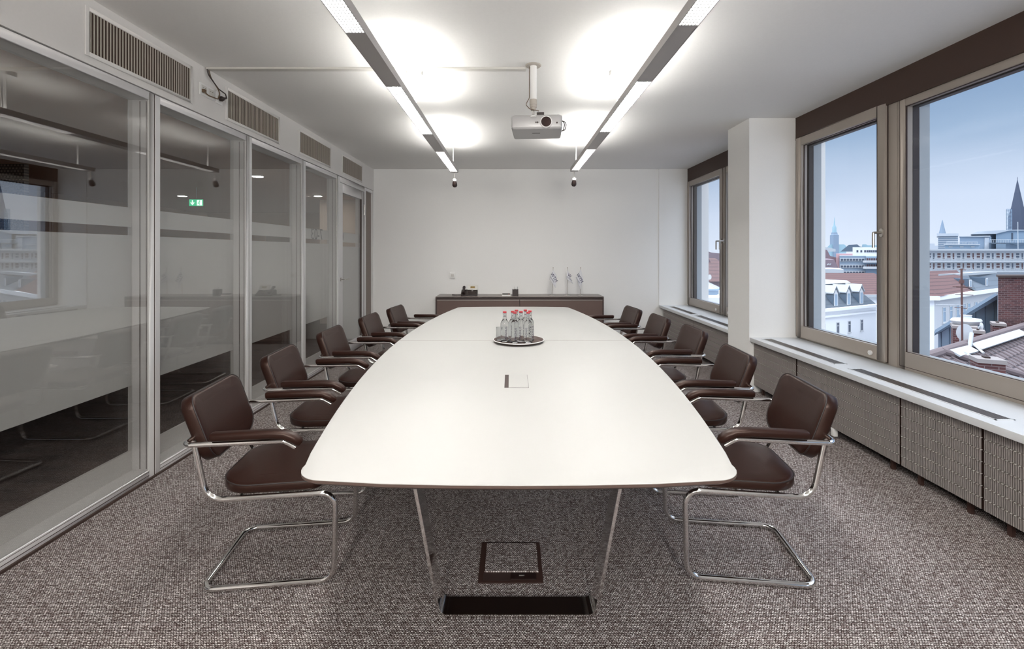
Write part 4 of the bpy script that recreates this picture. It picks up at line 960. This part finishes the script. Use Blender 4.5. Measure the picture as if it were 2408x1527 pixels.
MB().prism([at(2256, 557, 141.6), at(2256, 555.5, 141.6), at(2329, 554.5, 141.6), at(2329, 557, 141.6)], ext(2256, 8)).build('roof_slab', 'palesnow', pr_)
MB().prism([at(2316, 588, 141.8), at(2316, 559, 141.8), at(2326, 559, 141.8), at(2326, 588, 141.8)], (0, .2, 0)).build('shutter', 'cream', pr_)
td = thing('roof_terrace', 'roof terrace deck with pale railing in front of the hall', 'terrace', (0, 0, 0))
MB().prism([at(2326, 571, 140), at(2326, 573, 140), at(2376, 573, 140), at(2393, 577, 140), at(2408, 573, 140), at(2460, 573, 140), at(2460, 571, 140)], ext(2326, 8)).build('deck', 'bluedark', td)
MB().prism([at(2365, 588, 141), at(2365, 573, 141), at(2440, 573, 141), at(2440, 588, 141)], ext(2365, 6)).build('support', 'farstone', td)
rl = MB()
for k in range(34): rl.tube([at(2328+k*4, 571, 139.6), at(2328+k*4, 564, 139.6)], .05, 4)
rl.tube([at(2328, 564, 139.6), at(2460, 564, 139.6)], .06, 4); rl.build('railing', 'palesnow', td)
fm = thing('flag_mast', 'thin white mast in front of the blue grey hall', 'mast', (0, 0, 0)); MB().tube([at(2394, 588, 138), at(2393.5, 522, 138)], .08, 6).build('pole', 'palesnow', fm)
# --- far tower block, spires, churches
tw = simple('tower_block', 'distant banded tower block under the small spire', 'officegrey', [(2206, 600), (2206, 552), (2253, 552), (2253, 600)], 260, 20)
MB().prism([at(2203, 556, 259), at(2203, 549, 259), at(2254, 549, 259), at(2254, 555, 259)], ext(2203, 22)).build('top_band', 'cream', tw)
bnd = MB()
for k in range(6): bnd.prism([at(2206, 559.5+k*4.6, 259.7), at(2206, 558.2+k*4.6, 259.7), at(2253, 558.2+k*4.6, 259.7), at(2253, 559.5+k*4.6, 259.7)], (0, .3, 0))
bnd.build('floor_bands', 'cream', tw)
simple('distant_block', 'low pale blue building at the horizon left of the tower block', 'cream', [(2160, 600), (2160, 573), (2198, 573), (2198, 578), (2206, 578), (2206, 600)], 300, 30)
def spire(name, label, px, prof, Y, m, cat, n=4, rot=PI/4):
    e = thing(name, label, cat, (at(px, 0, Y).x, Y, 0)); s = Y/F
    for nm, mm, pr in prof:
        loops = [[Vector((r*s*math.cos(rot+2*PI*k/n), r*s*math.sin(rot+2*PI*k/n), EYE+(VY-py)*s)) for k in range(n)] for r, py in pr]
        loft(MB(), loops, smooth=False).build(nm, mm, e)
    return e
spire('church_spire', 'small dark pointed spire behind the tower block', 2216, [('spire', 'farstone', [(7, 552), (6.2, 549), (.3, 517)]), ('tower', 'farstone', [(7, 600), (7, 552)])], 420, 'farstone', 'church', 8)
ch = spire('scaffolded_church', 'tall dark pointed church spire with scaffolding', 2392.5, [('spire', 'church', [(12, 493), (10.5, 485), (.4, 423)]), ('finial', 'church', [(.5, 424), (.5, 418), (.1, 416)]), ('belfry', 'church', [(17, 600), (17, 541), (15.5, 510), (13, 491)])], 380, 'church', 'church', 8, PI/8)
s = 380/F; sf = MB(); cx = 0
for k in range(16):
    z = EYE+(VY-(495+k*3.1))*s; sf.box(-25*s-9.7, -13*s-9.7, -9, -8.7, z, z+.35)
for x in (-25, -21, -17, -13): sf.box(x*s-9.7, x*s+.25-9.7, -9, -8.7, EYE+(VY-545)*s, EYE+(VY-495)*s)
sf.build('scaffolding', 'farblue', ch)
spire('town_hall_tower', 'distant green copper town hall tower in the casement window', 1962, [('spire', 'copper', [(2.6, 532), (1.8, 529), (1.2, 524), (.3, 511)]), ('lantern', 'copper', [(4.3, 545), (4.3, 535), (3.2, 532)]), ('belfry', 'copper', [(5.6, 552), (4.8, 545)]), ('shaft', 'farstone', [(9.2, 640), (8.8, 553), (6.8, 552), (5.8, 547)])], 600, 'copper', 'tower', 4)
simple('town_hall', 'green copper hall roof at the foot of the town hall tower', 'copper', [(1944, 640), (1944, 583), (1952, 575), (1985, 575), (1990, 579), (1990, 640)], 598, 40)
# --- mid-distance houses in the casement window
simple('dark_roof_house', 'distant dark blue roofed house right of the town hall', 'bluedark', [(1976, 592), (1996, 576), (2016, 575), (2022, 580), (2040, 583), (2040, 592)], 420, 30)
simple('green_roof_house', 'distant pale green roof behind the white office building', 'copper', [(2024, 592), (2028, 575), (2037, 575), (2040, 577), (2090, 577), (2090, 592)], 430, 30)
simple('snowy_roof_house', 'white roofed building left below the town hall', 'palesnow', [(1900, 592), (1925, 585), (1940, 581), (1965, 586), (1965, 592)], 300, 20)
wo_ = simple('white_office', 'white office building with dark window rows at the horizon', 'facade', [(2005, 630), (2005, 581.5), (2110, 581.5), (2110, 630)], 230, 20)
for k, px in enumerate((2015, 2024, 2033, 2038.5, 2043.5, 2048.5, 2053.5, 2058.5, 2063.5, 2068.5)): MB().prism([at(px, 593.5, 229.8), at(px, 588.5, 229.8), at(px+3.6, 588.5, 229.8), at(px+3.6, 593.5, 229.8)], (0, .3, 0)).build('window', 'winpane', wo_)
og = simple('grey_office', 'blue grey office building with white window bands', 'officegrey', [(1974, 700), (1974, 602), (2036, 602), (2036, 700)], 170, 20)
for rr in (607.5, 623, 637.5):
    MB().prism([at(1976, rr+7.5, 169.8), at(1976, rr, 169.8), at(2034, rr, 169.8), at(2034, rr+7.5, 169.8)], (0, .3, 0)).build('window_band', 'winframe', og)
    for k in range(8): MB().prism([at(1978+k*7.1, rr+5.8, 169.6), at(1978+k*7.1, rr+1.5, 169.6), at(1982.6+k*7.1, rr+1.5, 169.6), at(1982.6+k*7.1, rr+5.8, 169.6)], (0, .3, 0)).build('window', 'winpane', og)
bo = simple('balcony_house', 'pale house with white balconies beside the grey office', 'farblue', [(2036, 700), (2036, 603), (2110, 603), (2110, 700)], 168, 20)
for rr in (618, 632.5):
    MB().prism([at(2036, rr, 166.5), at(2036, rr-5, 166.5), at(2110, rr-5, 166.5), at(2110, rr, 166.5)], (0, 1.4, 0)).build('balcony', 'winframe', bo)
    for k in range(6): MB().prism([at(2038.5+k*5.5, rr-5.2, 167.8), at(2038.5+k*5.5, rr-10.5, 167.8), at(2041.6+k*5.5, rr-10.5, 167.8), at(2041.6+k*5.5, rr-5.2, 167.8)], (0, .3, 0)).build('window', 'winpane_br', bo)
simple('salmon_house', 'salmon pink house peeking out behind the grey office', 'pink', [(1966, 640), (1966, 597), (2005, 597), (2005, 640)], 185, 14)
simple('brown_roofs_far', 'cluster of brown pink tiled roofs below the town hall', 'browntown', [(1900, 640), (1900, 590), (1925, 586), (1945, 588), (1952, 602), (1967, 606), (1967, 640)], 200, 30).name = 'brown_roof_house'
simple('brown_roof_house', 'dark brown roof with two skylights left of the grey office', 'browntown', [(1860, 645), (1930, 611), (1962, 611), (1974, 636), (1974, 645)], 150, 30)
sk = thing('roof_window', 'pair of small white skylights on the dark brown roof', 'skylight', (0, 0, 0))
MB().prism([at(1945, 624, 149.8), at(1948, 620, 149.8), at(1950.5, 620, 149.8), at(1947.5, 624, 149.8)], (0, .3, 0)).prism([at(1950, 624, 149.8), at(1952.8, 620, 149.8), at(1955, 620, 149.8), at(1952.5, 624, 149.8)], (0, .3, 0)).build('pane', 'palesnow', sk)
simple('flat_roof_house', 'low building with pale flat roof in front of the dark brown roof', 'palesnow', [(1860, 660), (1860, 634), (1960, 633), (1984, 634), (1984, 660)], 125, 12)
# --- what the far corner window shows
fr_ = simple('terracotta_house', 'terracotta tiled hipped roof seen in the far corner window', 'browntown', [(1640, 700), (1640, 593), (1662, 590), (1672, 594), (1700, 597), (1700, 700)], 120, 20)
rr_ = thing('tiled_roof_house', 'house with broad red brown tiled roof and dormer in the far corner window', 'building', (0, 0, 0))
zA = at(1670, 662, 55).z; zB = at(1670, 607, 64).z; xa = at(1630, 0, 55).x; xb = at(1760, 0, 55).x
MB().box(xa, xb, 55, 70, GZ, zA).build('wall', 'browntown', rr_)
MB().prism([Vector((xa, 54.6, zA)), Vector((xa, 64, zB)), Vector((xa, 74, zA))], (xb-xa, 0, 0)).build('roof', 'rooftile_red', rr_)
MB().prism([at(1653, 615, 62), at(1653, 609, 62), at(1667, 608, 62), at(1671, 617, 62), at(1658, 618, 62)], (0, 2.5, 0)).build('dormer', 'browntown', rr_)
ft = thing('skylight_pavilion', 'pale flat roof with glass pyramid skylight in the far corner window', 'building', (at(1684, 0, 40).x, 42, 0))
zf = at(1684, 700, 40).z
MB().box(-3, 4, -2, 12, GZ, zf).build('wall', 'facade', ft)
MB().lathe([(2.0, zf), (2.0, zf+.42), (2.2, zf+.42), (2.2, zf+.55)], (0, 2, 0), 6).build('curb', 'farblue', ft)
loft(MB(), [[Vector((2.0*math.cos(k*PI/3), 2+2.0*math.sin(k*PI/3), zf+.55)) for k in range(6)], [Vector((.05*math.cos(k*PI/3), 2+.05*math.sin(k*PI/3), zf+1.45)) for k in range(6)]], smooth=False).build('glass_pyramid', 'cream', ft)
rb = MB()
for k in range(6): rb.tube([Vector((2.03*math.cos(k*PI/3), 2+2.03*math.sin(k*PI/3), zf+.56)), Vector((0, 2, zf+1.5))], .04, 5)
for k in range(6): rb.tube([Vector((1.75*math.cos((k+.5)*PI/3), 2+1.75*math.sin((k+.5)*PI/3), zf+.58)), Vector((0, 2, zf+1.5))], .03, 5)
rb.build('glazing_bars', 'winframe', ft)
def dish(px, py, Y, r, label, yaw=0, base=None):
    p = at(px, py, Y); t = thing('satellite_dish', label, 'satellite dish', tuple(p), yaw, 'satellite dishes on the roofs')
    MB().lathe([(r, 0), (r*.98, .01*r), (r*.8, .09*r), (r*.5, .16*r), (0, .2*r), ][::1]+[(0, .24*r)], (0, 0, 0), 28, 'y').build('reflector', 'winframe', t)
    m = MB().tube([(0, .2*r, 0), (0, .5*r, -.1*r), (0, .5*r, -(base or 2*r))], .04*r+.01, 8); m.build('bracket', 'palesnow', t)
    MB().tube([(0, .0, -r), (0, -.55*r, -.75*r), (0, -.6*r, -.5*r)], .03*r, 6).build('feed_arm', 'palesnow', t); return t
dish(1669, 652, 48, .27, 'small satellite dish seen in the far corner window', .5, .5)

# --- the near tiled roof with chimneys, dish and aerial
P1 = Vector((10.05, 11, -.87)); rd = Vector((.847, .532, 0)); Hd = Vector((.93, 0, -.28))
nrm = rd.cross(Hd).normalized()
if nrm.z < 0: nrm = -nrm
dn = (Hd-rd*Hd.dot(rd)).normalized()
tm, _ = brick_mat('brown_pantiles', (.115, .09, .095), (.16, .13, .135), (.03, .022, .028), .34, .23, .022, .6, bump=1.0, bd=.03)
rt = thing('tiled_roof', 'near brown pantiled roof outside the fixed window', 'roof', tuple(P1))
# local frame: x along ridge, y down the slope, z normal
Rm = Matrix((rd, dn, rd.cross(dn))).transposed(); zn = rd.cross(dn); 
Rq = Rm.to_4x4()
def roof_local(mb, name, m, parent=rt, **k):
    o = mb.build(name, m, parent, **k); o.matrix_local = Rq; return o
up = 1 if zn.z > 0 else -1
sl_ = MB().box(-.95, 24, 0, 9, 0, -up*.15); roof_local(sl_, 'tile_surface', tm)
rb_ = MB()
k = 0
while -.9+k*.34 < 24: rb_.tube([(-.9+k*.34, .1, up*.006), (-.9+k*.34, 9, up*.006)], .028, 6); k += 1
roof_local(rb_, 'tile_rolls', 'rooftile_brown')
roof_local(MB().tube([(-1.0, 0, 0), (24, 0, 0)], .11, 10), 'ridge_cap', 'rooftile_brown')
# body of the house under the roof (back slope and walls)
bw = MB().prism([Vector(p) for p in [rd*-.9+Vector((0,0,-.1)), rd*-.9+dn*8.8+Vector((0,0,-.3)), rd*-.9+dn*8.8+Vector((0,0,-18)), rd*-.9-Vector((dn.x, dn.y, 0))*6+Vector((0,0,-18)), rd*-.9-Vector((dn.x, dn.y, 0))*6+Vector((0,0,-3.6))]], rd*24); bw.build('house_body', 'browntown', rt)
roof_local(MB().tube([(0, 0, up*.03), (0+5*.85, 3.0, up*.03)], .09, 10), 'hip_cap', 'rooftile_brown')
def roofpt(px, py):
    r = at(px, py, 1.0)-Vector((0, 0, EYE)); o = Vector((0, 0, EYE)); t = (P1-o).dot(nrm)/r.dot(nrm); return o+r*t
def plank(a, b, w, label, m='winframe'):
    p, q = roofpt(*a), roofpt(*b); u = (q-p).normalized(); s2 = u.cross(nrm).normalized()*w
    t = MB().prism([p+nrm*.08, q+nrm*.08, q+s2+nrm*.08, p+s2+nrm*.08], nrm*.04).build('roof_board', m); tag(t, label, 'board', 'pale boards on the near roof')
plank((2277, 817), (2390, 782), .22, 'long pale walkway board along the ridge of the near roof', 'palesnow')
plank((2226, 832), (2270, 821), .22, 'short pale board at the left end of the near roof', 'palesnow')
plank((2258, 836), (2300, 855), .16, 'pale board running down the near roof behind the chimney', 'palesnow')
pipe = MB().tube([roofpt(2281, 822)+nrm*.15, roofpt(2303, 842)+nrm*.15], .025, 8); tag(pipe.build('rain_pipe', 'winframe'), 'thin white pipe lying on the near roof above the front chimney', 'pipe')
pp = MB().tube([roofpt(2266, 806)+nrm*.3, roofpt(2277, 820)+nrm*.05], .045, 12); tag(pp.build('vent_pipe', 'palesnow'), 'short tilted pale vent pipe at the foot of the aerial mast', 'pipe')
def chimney(x0, x1, ytop, ybot, Y, dep, label, cap=True, rot=-.7):
    p = at((x0+x1)/2, ybot, Y); w = (x1-x0)/F*Y/2; h = (ybot-ytop)/F*Y
    t = thing('chimney', label, 'chimney', tuple(p), rot, 'brick chimneys on the near roofs')
    MB().box(-w*.93, w*.93, 0, dep, -2.2, h-.08).build('stack', 'brick', t)
    MB().box(-w, w, -.03, dep+.03, h-.08, h).build('cap', 'radpanel', t)
    if cap: MB().box(-w*.3, w*.1, dep*.3, dep*.7, h, h+.03).build('flue', 'slot', t)
    return t
cp = roofpt(2330, 880)
chimney(2306, 2358, 846, 884, 9.2, .35, 'low brick chimney right outside the fixed window', rot=-.45)
chimney(2338, 2362, 761, 790, 14.3, .5, 'small dark brick chimney in front of the big brick wall')
chimney(2292, 2313, 778, 800, 13.0, .3, 'low brick chimney right of the round satellite dish')
st_ = chimney(2247, 2292, 768, 815, 14.0, .8, 'brick chimney stack behind the round satellite dish', cap=False)
cw = thing('chimney_cowl', 'white faceted metal cowl on the chimney behind the dish', 'chimney cowl', tuple(at(2272, 766.5, 14.4)))
s = 14.4/F
loft(MB(), [[Vector((math.cos(k*PI/4+PI/8)*r*s, math.sin(k*PI/4+PI/8)*r*s*.7, h*s)) for k in range(8)] for r, h in ((22, 0), (33, 12), (30, 17), (12, 18), (11, 24), (13, 25))], smooth=False).build('cowl', 'winframe', cw)
dish(2268, 782, 12.6, 20*12.6/F, 'large round satellite dish on the near roof', 0, .6)
dish(2308, 768, 13.4, 9.5*13.4/F, 'satellite dish seen edge-on beside the brick chimney', 1.15, .5)
am = thing('roof_aerial', 'rusty aerial mast with thin cross rods on the near roof', 'aerial', tuple(at(2263, 822, 12.0)))
s = 12.0/F
MB().tube([(0, 0, -.1), (-2*s, 0, 190*s)], .022, 8).build('mast', 'rust', am)
MB().lathe([(.05, 155*s), (.05, 163*s)], (-1.8*s, 0, 0), 8).build('bracket', 'rust', am)
for zz, a, b2 in ((188, -4, 4), (148, -18, 14), (146, -10, 18), (129, -12, 21), (105, -58, 2), (98, -14, 6)): MB().tube([(a*s, .05, zz*s), (b2*s, -.05, (zz-1)*s)], .009, 6).build('cross_rod', 'palesnow' if zz == 105 else 'rust', am)
# big brick wall and blue metal-clad gable
YW = 15.4
bwl = thing('brick_gable_wall', 'large red brown brick wall at the right edge of the view', 'brick wall', tuple(at(2347, 653, YW)))
s = YW/F; MB().prism([(0, 0, -14), (9, 0, -14), (9.6, .6, -14), (.65, .6, -14)], (0, 0, 14)).build('masonry', 'brick', bwl)
MB().prism([(-.06, -.06, 0), (9, -.06, 0), (9.6, .66, 0), (.62, .66, 0)], (0, 0, .07)).build('coping', 'gasket', bwl)
gb = thing('blue_gable', 'blue-grey metal clad gable end with sloping roof edge', 'building', (0, 0, 0))
Yg = 16.0
MB().prism([at(2206, 960, Yg), at(2206, 786, Yg), at(2346, 703, Yg), at(2346, 960, Yg)], ext(2206, .4)).build('cladding', 'blueclad', gb)
MB().prism([at(2197, 790, Yg-.25), at(2199, 784, Yg-.25), at(2346, 694, Yg-.25), at(2346, 704, Yg-.25)], ext(2197, .7)).build('roof_edge', 'bluedark', gb)
sm_ = MB()
for px, py in ((2214, 782), (2234, 771), (2253, 759), (2272, 748), (2295, 734), (2317, 721), (2338, 709)): sm_.prism([at(px, 960, Yg-.02), at(px, py, Yg-.02), at(px+.8, py, Yg-.02), at(px+.8, 960, Yg-.02)], (0, .03, 0))
sm_.build('standing_seam', 'bluedark', gb)
